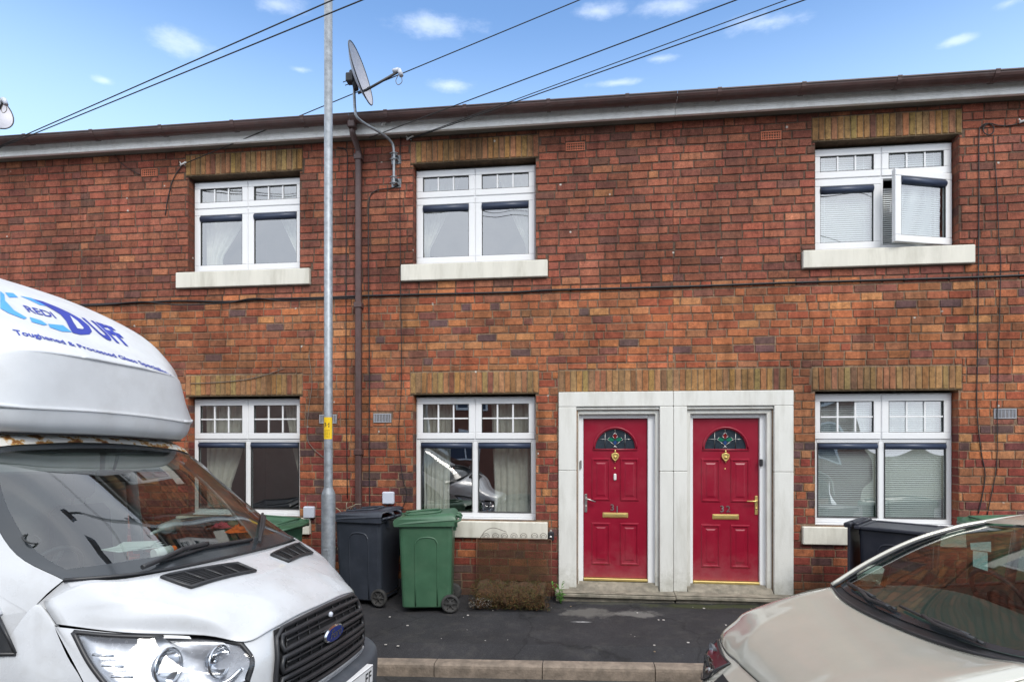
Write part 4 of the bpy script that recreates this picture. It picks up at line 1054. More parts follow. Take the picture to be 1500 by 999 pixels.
def wire(x0, y0, Y0, xe, ye, label, r=.006, sag=.0, Yq=None):
    """straight run from the wall towards the pole, passing the second sight line"""
    A = at(x0, y0, Y0); 
    # choose the end point on the plane through the pole whose line crosses the sight line (xe, ye)
    r2 = ray(xe, ye)
    # solve A + s*(Pend-A) on ray : take a point on the ray at depth between, then extend
    t = (1.6)/r2.y; Q = CAM+r2*t
    Dv = Q-A; s = (POLE.y-A.y)/Dv.y
    E_ = A+Dv*s
    # sight-line point nearest the pole direction
    best = None
    for k in range(4, 66):
        t = (k*.1)/r2.y; Q = CAM+r2*t; Dv = Q-A
        if abs(Dv.y) < 1e-4: continue
        s = (POLE.y-A.y)/Dv.y; E2 = A+Dv*s; dd = (E2-POLE).length
        if best is None or dd < best[0]: best = (dd, E2)
    E2 = best[1]
    if Yq: Q = CAM+r2*(Yq/r2.y); E2 = A+(Q-A)*(42/(Q-A).x)
    n = 40; pts = []
    for i in range(n+1):
        t = i/n; t = t**1.5; q = A.lerp(E2, t); q.z -= sag*4*t*(1-t); pts.append(q)
    mb = MB(); mb.tube(pts, r, 6); return tag(mb.build('overhead_wire', M['cable']), label, 'overhead wire', 'overhead wires')
wire(-6, 217, 6.85, 484, 2, 'upper of the twin wires rising to the right from the left end of the gutter')
wire(-2, 217.5, 6.85, 532, 0, 'lower of the twin wires rising to the right from the left end of the gutter')
wire(268, 241, D-.03, 850, 0, 'overhead wire from the anchor by the upper left window passing behind the dish', Yq=6.35)
wire(541, 202, 6.90, 1080, 0, 'overhead wire leaving the fascia just right of the dish pole')
wire(600, 203.5, D-.04, 1145, 3, 'upper of the close pair of wires from the anchor above the middle window', .0048)
wire(600, 204.5, D-.04, 1180, 0, 'lower of the close pair of wires from the anchor above the middle window')

# ================================================================== RUSTY PLANTER, PLANTS
pl = at(693, 860, 6.72).x; pr_ = at(806, 860, 6.72).x
py0, py1 = 6.52, 6.98; zb = gz(-.7, 6.7)+.012; ztop = at(750, 789, 6.98).z
e = empty('wire_planter', ((pl+pr_)/2, 6.75, zb), (0, 0, 0), 'rusty wire mesh planter with dry mossy base below the middle window sill', 'planter')
def eo(mb, name, mats, **k): 
    o = mb.build(name, mats, e, M=Matrix.Translation(-e.location), **k); return o
mb = MB()
for y in (6.97,):
    x = pl+.02
    while x < pr_-.01: mb.tube([(x, y-.0, zb+.22), (x+random.uniform(-.004, .004), y, ztop)], .0019, 4, cap=False); x += .0135
    z = zb+.22
    while z < ztop: mb.tube([(pl+.02, y-.002, z), (pr_-.01, y-.002, z+random.uniform(-.003, .003))], .0019, 4, cap=False); z += .0135
M['rust'] = pbr('rusty_wire', (.13, .065, .035), .9, var=.3)
eo(mb, 'mesh_back', M['rust'])
mb = MB()
for (a, b) in (((pl, 6.96, zb), (pl, 6.965, ztop)), ((pr_, 6.96, zb), (pr_, 6.965, ztop)), ((pl, 6.965, ztop), (pr_, 6.965, ztop))):
    mb.tube([a, b], .005, 6)
eo(mb, 'frame', M['rust'])
mb = MB(); z0s = at(750, 786, 6.96).z
for px in (712, 726, 739, 753, 767, 783, 796):
    q = at(px, 785, 6.975); R_ = .043
    mb.tube([(q.x+R_*math.cos(w)*.9, 6.972, q.z+R_*math.sin(w)*.8+.0) for w in [k*PI/7 for k in range(-1, 9)]], .0035, 5)
    mb.tube([(q.x+R_*.55*math.cos(w), 6.97, q.z-.008+R_*.5*math.sin(w)) for w in [k*PI/5 for k in range(-1, 7)]], .003, 5)
q = at(703, 788, 6.96); q2 = at(724, 773, 6.96); q3 = at(742, 779, 6.96); mb.tube(sp3([q, q.lerp(q2, .5)+Vector((-.015, 0, .03)), q2, q3], 5), .004, 5)
eo(mb, 'wire_scroll', M['greycable'])
mb = MB(); g = []
rr = random.Random(3)
for i in range(15):
    row = []; x = pl+(pr_-pl)*i/14
    for j, (y, z) in enumerate(((6.97, .21), (6.8, .22), (6.62, .21), (6.55, .175), (6.52, .10), (6.53, .03), (6.6, -.01))):
        ed = 1 if 0 < i < 14 else .0
        row.append((x+(.05 if i == 0 else -.05 if i == 14 else 0), y+rr.uniform(-.02, .02)+(0 if ed else (.05 if j > 2 else 0)), zb+max(0, z*(1 if ed else .85)+rr.uniform(-.02, .02))))
    g.append(row)
mb.patch(g, 3, 3, 0)
base = mb
Mm = [pbr('dry_moss', (.065, .032, .014), .95, var=.5, vscale=30, dirt=(.05, .06, .015), dirtscale=14, dirtamt=.8, bump=.8, bscale=60), pbr('straw_fibre', (.14, .065, .02), .9, var=.3), pbr('moss_green', (.07, .075, .018), .9), pbr('grey_fibre', (.22, .20, .18), .9)]
for k in range(5200):
    x = rr.uniform(pl-.01, pr_+.01); w = rr.uniform(0, 1)
    if rr.random() < .65: y, z, n_ = 6.51+rr.uniform(-.01, .02)+max(0, w-.75)*.3, w*.205, Vector((0, -1, .3))
    else: y, z, n_ = 6.53+w*.42, .21+rr.uniform(-.01, .015), Vector((0, -.4, 1))
    c = Vector((x, y, zb+max(.002, z))); d = (n_+Vector((rr.uniform(-1, 1), rr.uniform(-.7, .7), rr.uniform(-1, .7)))).normalized()*rr.uniform(.012, .04)
    s_ = Vector((rr.uniform(-1, 1), rr.uniform(-.4, .4), rr.uniform(-1, 1))).normalized()*rr.uniform(.001, .004)
    mi = 0 if rr.random() < .42 else (1 if rr.random() < .45 else 2)
    if x < pl+.25 and .02 < z < .12 and rr.random() < .5: mi = 3
    if c.x+d.x < pl-.02 or c.x+d.x > pr_+.02 or c.z+d.z < zb: d.x *= -.3; d.z = abs(d.z)
    mb.add([c-s_, c+s_, c+s_*.4+d, c-s_*.4+d], [(0,1,2,3)], mi)
# wisps climbing the mesh
for k in range(3200):
    x = rr.uniform(pl+.02, pr_-.02)
    if math.sin(x*11+k%5)*.5+rr.random() < .35: continue
    z = rr.uniform(.25, .75)**1.2*.95; c = Vector((x, 6.955+rr.uniform(-.015, .005), zb+z)); d = Vector((rr.uniform(-1, 1), rr.uniform(-.2, .1), rr.uniform(-1, 1)))*.014; s_ = Vector((.0018, 0, .0012))
    mb.add([c-s_, c+s_, c+s_+d, c-s_+d], [(0,1,2,3)], rr.choice((0, 0, 2)))
eo(mb, 'moss_base', Mm)['kind'] = 'stuff'
# fresh weed by the step
M['weed'] = pbr('weed_leaf', (.09, .24, .035), .55, var=.25)
M['twig'] = pbr('dry_twig', (.30, .26, .19), .85, var=.3)
def leaf(mb, c, d, w, mi=0):
    d = Vector(d); s_ = d.cross(Vector((0, 0, 1))); s_ = s_.normalized()*w if s_.length > 1e-5 else Vector((w, 0, 0)); u = Vector((0, 0, .2*d.length))
    mb.add([c, c+d*.45+s_+u, c+d, c+d*.45-s_+u], [(0,1,2), (0,2,3)], mi, True)
q = onground(822, 880); mb = MB(); st = MB(); rr = random.Random(9)
e2 = empty('weed', (q.x, 6.80, gz(q.x, 6.80)), (0, 0, 0), 'small bright green weed growing beside the left door step', 'weed')
for k in range(9):
    a = rr.uniform(0, 2*PI); L_ = rr.uniform(.10, .24); tip = Vector((math.cos(a)*L_*.45, math.sin(a)*L_*.3, L_)); pts = sp3([(0, 0, 0), tip*.5+Vector((0, 0, .02)), tip], 4); st.tube(pts, .002, 4)
    for j in range(8):
        pnt = pts[int((j+1)/9*len(pts))]; b = rr.uniform(0, 2*PI); leaf(mb, pnt, (math.cos(b)*.035, math.sin(b)*.035, rr.uniform(-.005, .025)), .009)
mb.build('leaves', M['weed'], e2); st.build('stem', M['weed'], e2)
# dead climber by the navy bin
e3p = at(506, 850, 6.95); e3 = empty('dead_climber', (e3p.x, 6.95, gz(e3p.x, 6.95)), (0, 0, 0), 'dead straw coloured climber on the wall behind the navy bin', 'plant')
st = MB(); mb = MB(); rr = random.Random(21)
for k in range(16):
    pts = [Vector((rr.uniform(-.05, .05), 0, 0))]; x, z = pts[0].x, 0
    top = rr.uniform(.6, 1.05)
    while z < top: z += .09; x += rr.uniform(-.035, .035); pts.append(Vector((x, rr.uniform(-.05, .06), z)))
    st.tube(sp3(pts, 2), .003, 4)
    for j in range(26):
        pnt = pts[rr.randrange(1, len(pts))]; b = rr.uniform(0, 2*PI); leaf(mb, pnt+Vector((rr.uniform(-.02, .02), -.01, rr.uniform(-.04, .04))), (math.cos(b)*.03, -.01, rr.uniform(-.05, .01)), .008, rr.choice((0, 0, 1)))
for (x0, z0, x1, z1) in ((0, .95, -.14, 1.08), (-.02, 1.0, .12, 1.10), (.0, .9, -.10, .98), (.02, 1.0, .02, 1.14), (0.05, 1.05, .20, 1.12)):
    st.tube(sp3([(x0, 0, z0), ((x0+x1)/2, -.02, (z0+z1)/2+.03), (x1, 0, z1)], 4), .005, 5)
st.build('stem', M['twig'], e3); mb.build('leaves', [M['twig'], pbr('dead_leaf', (.24, .19, .10), .9)], e3)
# crumbs and litter on the tarmac
mb = MB(); rr = random.Random(4)
for k in range(45):
    x = rr.uniform(-2.2, 2.2); y = rr.uniform(5.3, 6.95) if rr.random() < .6 else rr.uniform(6.6, 6.95); s_ = rr.choice((.003, .004, .005, .009)); z = gz(x, y)
    mb.box(x-s_, x+s_*rr.uniform(.5, 1.6), y-s_, y+s_, z, z+s_*.7, rr.choice((0, 0, 1)), .001)
for (px, py) in ((565, 944), (583, 946), (597, 916), (972, 908), (1008, 941)):
    q = onground(px, py); mb.box(q.x-.012, q.x+.012, q.y-.009, q.y+.009, q.z, q.z+.006, 0, .002)
tag(mb.build('litter', [pbr('pale_grit', (.45, .43, .40), .8), pbr('brown_grit', (.16, .12, .08), .9)]), 'pale grit and crumbs scattered over the dark pavement', 'litter', kind='stuff')

# ================================================================== HOUSES ACROSS THE ROAD (seen in the reflections)
OB = pbr('far_brick', (.22, .09, .06), .9, var=.3, vscale=20)
for i in range(3):
    x0 = -9+i*6.2; e = empty('terraced_house', (x0, -7, 0), label=('brick house across the road reflected in the left panes', 'brick house across the road reflected in the middle ground floor window', 'brick house across the road reflected in the right panes')[i], cat='house', group='houses across the road')
    def lo(mb, n, m, par=None): return mb.build(n, m, par or e)
    mb = MB(); mb.box(0, 6.195, -6, 0, -.3, 4.9); lo(mb, 'wall', OB)
    mb = MB(); mb.prism([(-6.2, 4.9), (.25, 4.9), (-3, 6.7)], 0, 6.195, 'x'); lo(mb, 'roof', M['slate'])
    for (cx, z0) in ((1.6, .9), (4.7, .9), (1.6, 3.2), (4.7, 3.2)):
        mb = MB(); frame_ring(mb, cx-.7, cx+.7, z0, z0+1.3, .09, .004, .05); mb.box(cx-.03, cx+.03, .004, .045, z0+.09, z0+1.2); mb.box(cx-.6, cx+.6, .004, .02, z0+.08, z0+1.22, 1)
        lo(mb, 'window', [M['upvc'], M['cassette']])
    mb = MB(); mb.box(2.75, 3.6, .004, .06, -.1, 2.1, 0, .01); lo(mb, 'door', M['upvc'])
# ================================================================== VEHICLES : materials
M['vanwhite'] = pbr('van_paint', (.53, .55, .575), .28, var=.03, coat=.6, dirt=(.33, .32, .29), dirtscale=5, dirtamt=.30, roughvar=.06)
M['podwhite'] = pbr('pod_fibreglass', (.60, .62, .64), .40, var=.05, dirt=(.34, .33, .31), dirtscale=2.2, dirtamt=.35)
def rusty():
    m, nt = newmat('rusty_roof_edge'); L = nt.links.new
    out = N(nt, 'ShaderNodeOutputMaterial'); b = N(nt, 'ShaderNodeBsdfPrincipled'); L(b.outputs[0], out.inputs[0]); tc = N(nt, 'ShaderNodeTexCoord')
    mp = N(nt, 'ShaderNodeMapping'); mp.inputs['Scale'].default_value = (1.6, 1, 1); L(tc.outputs['Object'], mp.inputs[0])
    n = N(nt, 'ShaderNodeTexNoise', i_Scale=11.0, i_Detail=6.0, i_Roughness=.62); L(mp.outputs[0], n.inputs[0])
    r = ramp(nt, [(0, (.64, .64, .62)), (.49, (.62, .60, .55)), (.53, (.45, .26, .07)), (.57, (.20, .07, .02)), (.67, (.06, .03, .02))]); L(n.outputs[0], r.inputs[0]); L(r.outputs[0], b.inputs['Base Color']); b.inputs['Roughness'].default_value = .55
    return m
M['rustroof'] = rusty()
M['screen'] = glassmat('windscreen_glass', .15, (.64, .71, .68))
M['frit'] = pbr('frit_band', (.035, .04, .045), .12, spec=.6, var=.05)
M['trim'] = pbr('dark_trim', (.022, .023, .026), .42, var=.2, dirt=(.07, .07, .07), dirtscale=8, dirtamt=.3)
M['bumper'] = pbr('grey_bumper', (.055, .065, .08), .5, var=.15, dirt=(.13, .13, .13), dirtscale=6, dirtamt=.4)
M['lens'] = glassmat('lamp_lens', .07, (.96, .97, .98))
M['reflector'] = pbr('lamp_reflector', (.60, .62, .65), .14, metal=1, var=.08, vscale=30)
M['lamphouse'] = pbr('lamp_housing', (.45, .47, .51), .25, metal=.55, var=.15, vscale=18, bump=.12, bscale=14)
M['amber'] = pbr('amber_lens', (.5, .12, .02), .25); M['redlens'] = pbr('red_lens', (.16, .01, .02), .15, spec=.8)
M['blue'] = pbr('blue_print', (.012, .035, .34), .4, var=.05); M['cyan'] = pbr('light_blue_print', (.06, .33, .80), .4, var=.05)
M['badgeblue'] = pbr('badge_blue', (.015, .03, .15), .25)
M['plate'] = pbr('number_plate', (.72, .73, .74), .4, var=.03)
M['seat'] = pbr('dark_seat', (.022, .023, .027), .9, var=.2); M['dash'] = pbr('dashboard', (.025, .027, .028), .65, var=.15)
M['headlining'] = pbr('headlining', (.30, .30, .28), .9)
def rcast(tree, o, d):
    h = tree.ray_cast(Vector(o), Vector(d).normalized()); return h[0], h[1]
def treeof(*mbs):
    vs = []; fs = []
    for m in mbs:
        o = len(vs); vs += [Vector(v) for v in m.v]; fs += [tuple(i+o for i in f) for f in m.f]
    return BVHTree.FromPolygons(vs, fs)
def wheel(parent, x, y, r, w, sd, rim):
    mb = MB(); T = Matrix.Translation((x, y, r)) @ Matrix.Rotation(-sd*PI/2, 4, 'X')
    mb.lathe([(r*.62, -w/2), (r*.93, -w/2), (r, -w*.36), (r, w*.36), (r*.93, w/2), (r*.64, w/2), (r*.62, w*.42)], 40, T)
    t = mb.build('wheel', M['rubber'], parent)
    mb = MB(); mb.lathe([(r*.64, w*.42), (r*.60, w*.46), (r*.56, w*.30), (r*.2, w*.22), (r*.17, w*.34), (0, w*.34)], 32, T)
    for k in range(7):
        a = k*2*PI/7; mb.tube([T @ Vector((r*.16*math.cos(a), r*.16*math.sin(a), w*.30)), T @ Vector((r*.6*math.cos(a), r*.6*math.sin(a), w*.40))], [r*.07, r*.05], 6)
    mb.build('rim', rim, t)

# ================================================================== THE WHITE VAN  (local: x forward, y to the kerb, z up)
van = empty('van', (-1.417, 3.285, -.16), (math.radians(-2.2), 0, math.radians(-5.0)), 'white van with a bulbous roof pod lettered in blue, parked nose right at the kerb', 'van')
VM = Matrix.Translation(van.location) @ van.rotation_euler.to_matrix().to_4x4()
VI = VM.inverted()
def vray(px, py): return VI @ CAM, (VI.to_3x3() @ ray(px, py)).normalized()
def vb(mb, name, mats, parent=None, **k): return mb.build(name, mats, parent or van, **k)
# bonnet
BON = [[(-.645,0,1.372),(-.647,.25,1.372),(-.66,.45,1.372),(-.68,.60,1.372),(-.74,.75,1.368),(-.86,.87,1.364),(-1.0,.935,1.29)],
 [(-.50,0,1.328),(-.50,.25,1.328),(-.51,.44,1.318),(-.53,.59,1.302),(-.585,.73,1.302),(-.73,.86,1.300),(-.965,.95,1.262)],
 [(-.36,0,1.282),(-.36,.25,1.278),(-.375,.44,1.262),(-.405,.58,1.248),(-.49,.71,1.250),(-.69,.86,1.254),(-.935,.957,1.236)],
 [(-.22,0,1.212),(-.225,.25,1.207),(-.25,.44,1.182),(-.295,.575,1.162),(-.42,.69,1.185),(-.655,.86,1.207),(-.91,.960,1.214)],
 [(-.135,0,1.150),(-.14,.25,1.145),(-.165,.45,1.118),(-.222,.57,1.075),(-.38,.668,1.122),(-.635,.86,1.168),(-.896,.961,1.203)],
 [(-.10,0,1.112),(-.11,.25,1.107),(-.135,.45,1.082),(-.20,.57,1.050),(-.36,.66,1.096),(-.62,.86,1.148),(-.89,.962,1.197)]]
bon = MB(); bon.patch(BON, 5, 5, mirror=True)
# rolled edge all round so that the shut lines read
bonnet = vb(bon, 'bonnet', M['vanwhite']); 
def solid(o, t, off=-1):
    if sum(p.normal.z*p.area for p in o.data.polygons) < 0: off = 1
    m = o.modifiers.new('thick', 'SOLIDIFY'); m.thickness = t; m.offset = off; return o
solid(bonnet, .012)
bt = treeof(bon)
def on_bonnet(x, y, dz=0):
    h, n = rcast(bt, (x, y, 3), (0, 0, -1))
    return (h+Vector((0, 0, dz))) if h else Vector((x, y, 1.2))
# air intakes on the bonnet
for sy in (-1, 1):
    q = [(-.642, .625), (-.552, .165), (-.433, .168), (-.509, .576)]
    mb = MB(); inner = MB()
    cx = sum(a for a, b in q)/4; cy = sum(b for a, b in q)/4
    nU, nV = 14, 3
    def P(u, v, dz, s=1.0):
        a0 = Vector((q[0][0], q[0][1], 0)).lerp(Vector((q[1][0], q[1][1], 0)), u); a1 = Vector((q[3][0], q[3][1], 0)).lerp(Vector((q[2][0], q[2][1], 0)), u); p = a0.lerp(a1, v)
        p = Vector((cx, cy, 0))+(p-Vector((cx, cy, 0)))*s
        return on_bonnet(p.x, sy*p.y, dz)
    o = len(mb.v)
    for i in range(nU+1):
        for j in range(nV+1): mb.v.append(tuple(P(i/nU, j/nV, .006, 1.0)))
    for i in range(nU):
        for j in range(nV): a = o+i*(nV+1)+j; mb.face((a, a+1, a+nV+2, a+nV+1), 1, True)
    ring = [P(u, 0, .010) for u in [k/10 for k in range(11)]]+[P(1, .5, .010)]+[P(u, 1, .010) for u in [1-k/10 for k in range(11)]]+[P(0, .5, .010)]
    mb.tube(ring, .011, 6, 0, close=True)
    for u in (.25, .5, .75): mb.tube([P(u, 0, .012), P(u, .5, .013), P(u, 1, .012)], .006, 5, 0)
    for v in [k/9 for k in range(1, 9)]: mb.tube([P(u/8, v, .009) for u in range(9)], .0028, 4, 0)
    vb(mb, 'bonnet_vent', [M['trim'], M['dark']], bonnet)
# front fascia behind grille and lamps
FY = [0, .25, .45, .57, .70, .85, .95, .985]
FAS = [[(x, y, z) for x, y, z in zip((-.11,-.12,-.145,-.215,-.41,-.62,-.85,-.905), FY[:-2]+[.955, .962], (1.105,1.10,1.075,1.043,1.10,1.14,1.18,1.188))],
 [(x, y, .95) for x, y in zip((-.065,-.075,-.10,-.15,-.27,-.44,-.60,-.70), FY)],
 [(x, y, .82) for x, y in zip((-.055,-.065,-.09,-.13,-.22,-.37,-.50,-.63), FY)],
 [(x, y, .67) for x, y in zip((-.05,-.06,-.08,-.11,-.18,-.32,-.46,-.60), FY)]]
fas = MB(); fas.patch(FAS, 12, 10, mirror=True); ft = treeof(fas)
LAMP2D = [(.572,1.040),(.66,1.084),(.77,1.110),(.88,1.136),(.945,1.160),(.958,1.03),(.955,.90),(.88,.84),(.78,.825),(.68,.835),(.60,.87),(.568,.96)]
def inpoly(x, y, P):
    c = False
    for i in range(len(P)):
        (x1, y1), (x2, y2) = P[i], P[i-1]
        if (y1 > y) != (y2 > y) and x < (x2-x1)*(y-y1)/(y2-y1)+x1: c = not c
    return c
cut = MB(); cut.v = fas.v
for f in fas.f:
    cy = sum(fas.v[i][1] for i in f)/4; cz = sum(fas.v[i][2] for i in f)/4
    if not inpoly(abs(cy), cz, LAMP2D): cut.face(f, 0, True)
fascia_o = vb(cut, 'front_panel', M['vanwhite'])
def on_f(y, z, off=0.0):
    h, n = rcast(ft, (1, y, z), (-1, 0, 0))
    if not h: return Vector((-.6, y, z))
    if n.x < 0: n = -n
    return h+Vector((off, 0, 0))
# grille
gr = MB()
def gpt(s, t, off):   # s -1..1 lateral , t 0 top..1 bottom
    zt_ = 1.095-.022*s*s; zb_ = .735; z = zt_+(zb_-zt_)*t
    w = .435+.055*math.sin(min(1, t*1.25)*PI/2)-.03*max(0, t-.8)/.2
    return on_f(s*w, z, off)
nS, nT = 24, 14
for i in range(nS+1):
    for j in range(nT+1): gr.v.append(tuple(gpt(-1+2*i/nS, j/nT, .006)))
for i in range(nS):
    for j in range(nT): a = i*(nT+1)+j; gr.face((a, a+1, a+nT+2, a+nT+1), 1, True)
per = [gpt(-1+2*i/20, 0, .022) for i in range(1, 20)]+[gpt(1, j/10, .022) for j in range(1, 10)]+[gpt(1-2*i/20, 1, .022) for i in range(1, 20)]+[gpt(-1, 1-j/10, .022) for j in range(1, 10)]
gr.tube(per, .013, 6, 0, close=True)
for (ta, tb) in ((.10, .30), (.40, .60), (.70, .88)):
    S = .93
    ring = [gpt(-S+2*S*i/20, ta, .030) for i in range(21)]+[gpt(S+.02, (ta+tb)/2, .026)]+[gpt(S-2*S*i/20, tb, .030) for i in range(21)]+[gpt(-S-.02, (ta+tb)/2, .026)]
    gr.tube(ring, .0145, 8, 0, close=True)
    gr.tube([gpt(-.86+1.72*i/20, (ta+tb)/2, .020) for i in range(21)], .007, 6, 0)
for k in range(-4, 5):
    if k: gr.tube([gpt(k*.21, j/8, .014) for j in range(9)], .005, 4, 0)
grille = vb(gr, 'grille', [M['trim'], M['dark']])
bg = MB(); c = gpt(0, .40, .035); c.z = .945
T = Matrix.Translation(c) @ Matrix.Rotation(PI/2, 4, 'Y')
def ell(rx, rz, x): return [(c.x+x, rx*math.cos(2*PI*k/32), c.z+rz*math.sin(2*PI*k/32)) for k in range(32)]
for (a, b, m_) in ((ell(.105, .044, -.03), ell(.112, .048, .006), 0), (ell(.112, .048, .006), ell(.100, .040, .014), 0)):
    o = len(bg.v); bg.v += a+b
    for k in range(32): k2 = (k+1) % 32; bg.face((o+k, o+k2, o+32+k2, o+32+k), m_, True)
o = len(bg.v); bg.v += ell(.100, .040, .013)+[(c.x+.017, 0, c.z)]
for k in range(32): bg.face((o+k, o+(k+1) % 32, o+32), 1, True)
vs, fs = textmesh('Ford', .066, shear=.35, bold=.0012); bg.add([(c.x+.0185-.05*v.x*v.x, v.x, c.z-.018+v.y) for v in vs], fs, 0)
vb(bg, 'badge', [M['chrome'], M['badgeblue']], grille)
h = gpt(0, .12, .045); q = MB(); q.lathe([(0, .012), (.012, .010), (.017, 0), (.012, -.012)], 12, Matrix.Translation(h) @ Matrix.Rotation(PI/2, 4, 'Y')); vb(q, 'bonnet_lock', M['blue2'] if 'blue2' in M else M['boxgrey'], grille)
# headlamps : housing, bowls, trims and the clear lens
TOPL = [(.572,1.040),(.66,1.084),(.77,1.110),(.88,1.136),(.945,1.160)]
MIDL = [(.568,.96),(.66,.955),(.78,.96),(.90,.975),(.958,1.03)]
BOTL = [(.60,.87),(.68,.835),(.78,.825),(.88,.84),(.955,.90)]
for sy in (-1, 1):
    def G(off): return [[on_f(sy*y, z, off*(1.0 if 0 < i < 4 else .35)) if True else 0 for i, (y, z) in enumerate(row)] for row in (TOPL, MIDL, BOTL)]
    hl = MB(); hl.patch([[on_f(sy*y, z, .002) for y, z in TOPL], [on_f(sy*y, z-.012, -.10 if 0 < i < 4 else -.02) for i, (y, z) in enumerate(TOPL)], [on_f(sy*y, z, -.14 if 0 < i < 4 else -.02) for i, (y, z) in enumerate(MIDL)], [on_f(sy*y, z+.012, -.10 if 0 < i < 4 else -.02) for i, (y, z) in enumerate(BOTL)], [on_f(sy*y, z, .002) for y, z in BOTL]], 4, 5)
    head = vb(hl, 'headlamp', M['lamphouse'])
    ln = MB()
    g = [[on_f(sy*y, z, (.022 if (j == 1 and 0 < i < 4) else .008)) for i, (y, z) in enumerate(row)] for j, row in enumerate((TOPL, MIDL, BOTL))]
    P_ = ln.patch(g, 8, 6)
    # side wall closing the lens to the body
    R_, C_ = len(P_), len(P_[0])
    bd = [P_[0][j] for j in range(C_)]+[P_[i][C_-1] for i in range(R_)]+[P_[R_-1][j] for j in range(C_-1, -1, -1)]+[P_[i][0] for i in range(R_-1, -1, -1)]
    vb(ln, 'lens', M['lens'], head)
    rimm = MB(); rimm.tube([p_+Vector((-.010, 0, 0)) for p_ in bd], .006, 6, close=True); vb(rimm, 'lamp_rim', M['chrome'], head)
    sl_ = MB(); sl_.tube([p_+Vector((-.014, 0, 0)) for p_ in bd], .012, 6, close=True); vb(sl_, 'lamp_seal', M['trim'], head)
    for (y, z, r) in ((.665, .975, .070), (.805, .985, .078)):
        cc = on_f(sy*y, z, .0); rf_ = MB()
        T = Matrix.Translation(cc+Vector((-.045, 0, 0))) @ Matrix.Rotation(PI/2-.12, 4, 'Y')
        rf_.lathe([(r*1.08, .030), (r, .032), (r*.96, .022), (r*.85, -.004), (r*.55, -.030), (.014, -.042), (.014, .0), (.010, .01), (0, .012)], 26, T)
        rf_.tube([T @ Vector((r*1.05*math.cos(k*PI/14), r*1.05*math.sin(k*PI/14), .030)) for k in range(28)], .006, 6, close=True)
        vb(rf_, 'reflector', M['reflector'], head)
    st = MB()
    for k in range(4): st.tube([on_f(sy*(.885+.004*k), .915+.045*k, -.035), on_f(sy*(.935+.002*k), .93+.045*k, -.012)], .006, 6)
    st.tube(sp3([on_f(sy*y, z, -.03) for y, z in ((.60, .93), (.66, .885), (.76, .872), (.86, .885))], 4), .010, 6)
    vb(st, 'lamp_trim', M['chrome'], head)
    am = MB(); a_ = on_f(sy*.80, .865, .016); am.lathe([(.026, 0), (.024, .012), (0, .018)], 16, Matrix.Translation(a_) @ Matrix.Rotation(PI/2, 4, 'Y')); vb(am, 'indicator', M['amber'], head)
# bumper
BY = [0, .25, .45, .60, .75, .88, .97, 1.0]
BUM = [[(x, y, .675) for x, y in zip((-.055,-.065,-.085,-.12,-.20,-.33,-.50,-.64), BY)],
 [(x, y, .660) for x, y in zip((.005,-.005,-.02,-.05,-.12,-.24,-.42,-.62), BY)],
 [(x, y, .60) for x, y in zip((.025,.015,.0,-.03,-.09,-.20,-.40,-.62), BY)],
 [(x, y, .42) for x, y in zip((.02,.01,-.005,-.035,-.10,-.21,-.41,-.62), BY)],
 [(x, y, .24) for x, y in zip((-.04,-.05,-.06,-.09,-.15,-.26,-.44,-.62), BY)]]
bm_ = MB(); bm_.patch(BUM, 4, 5, mirror=True); bumper = vb(bm_, 'bumper', M['bumper'])
mb = MB(); mb.box(-.02, .042, -.12, .40, .525, .640, 0, .004); pt_ = vb(mb, 'number_plate', M['plate'])
vs, fs = textmesh('FF', .094, bold=.0018, align='RIGHT', spacing=1.05); mb = MB(); mb.add([(.0432, .372+v.x, .548+v.y) for v in vs], fs)
mb.tube([(.0425, -.11, .532), (.0425, .39, .532), (.0425, .39, .633), (.0425, -.11, .633)], .0016, 4, close=True); vb(mb, 'plate_lettering', M['black'], pt_)
mb = MB(); mb.patch([[on_f(y, .735-.0, .016) for y in (-.47, -.25, 0, .25, .47)], [on_f(y, .72, .026) for y in (-.48, -.25, 0, .25, .48)], [on_f(y, .69, .012) for y in (-.48, -.25, 0, .25, .48)]], 3, 4); vb(mb, 'grille_ledge', M['vanwhite'])
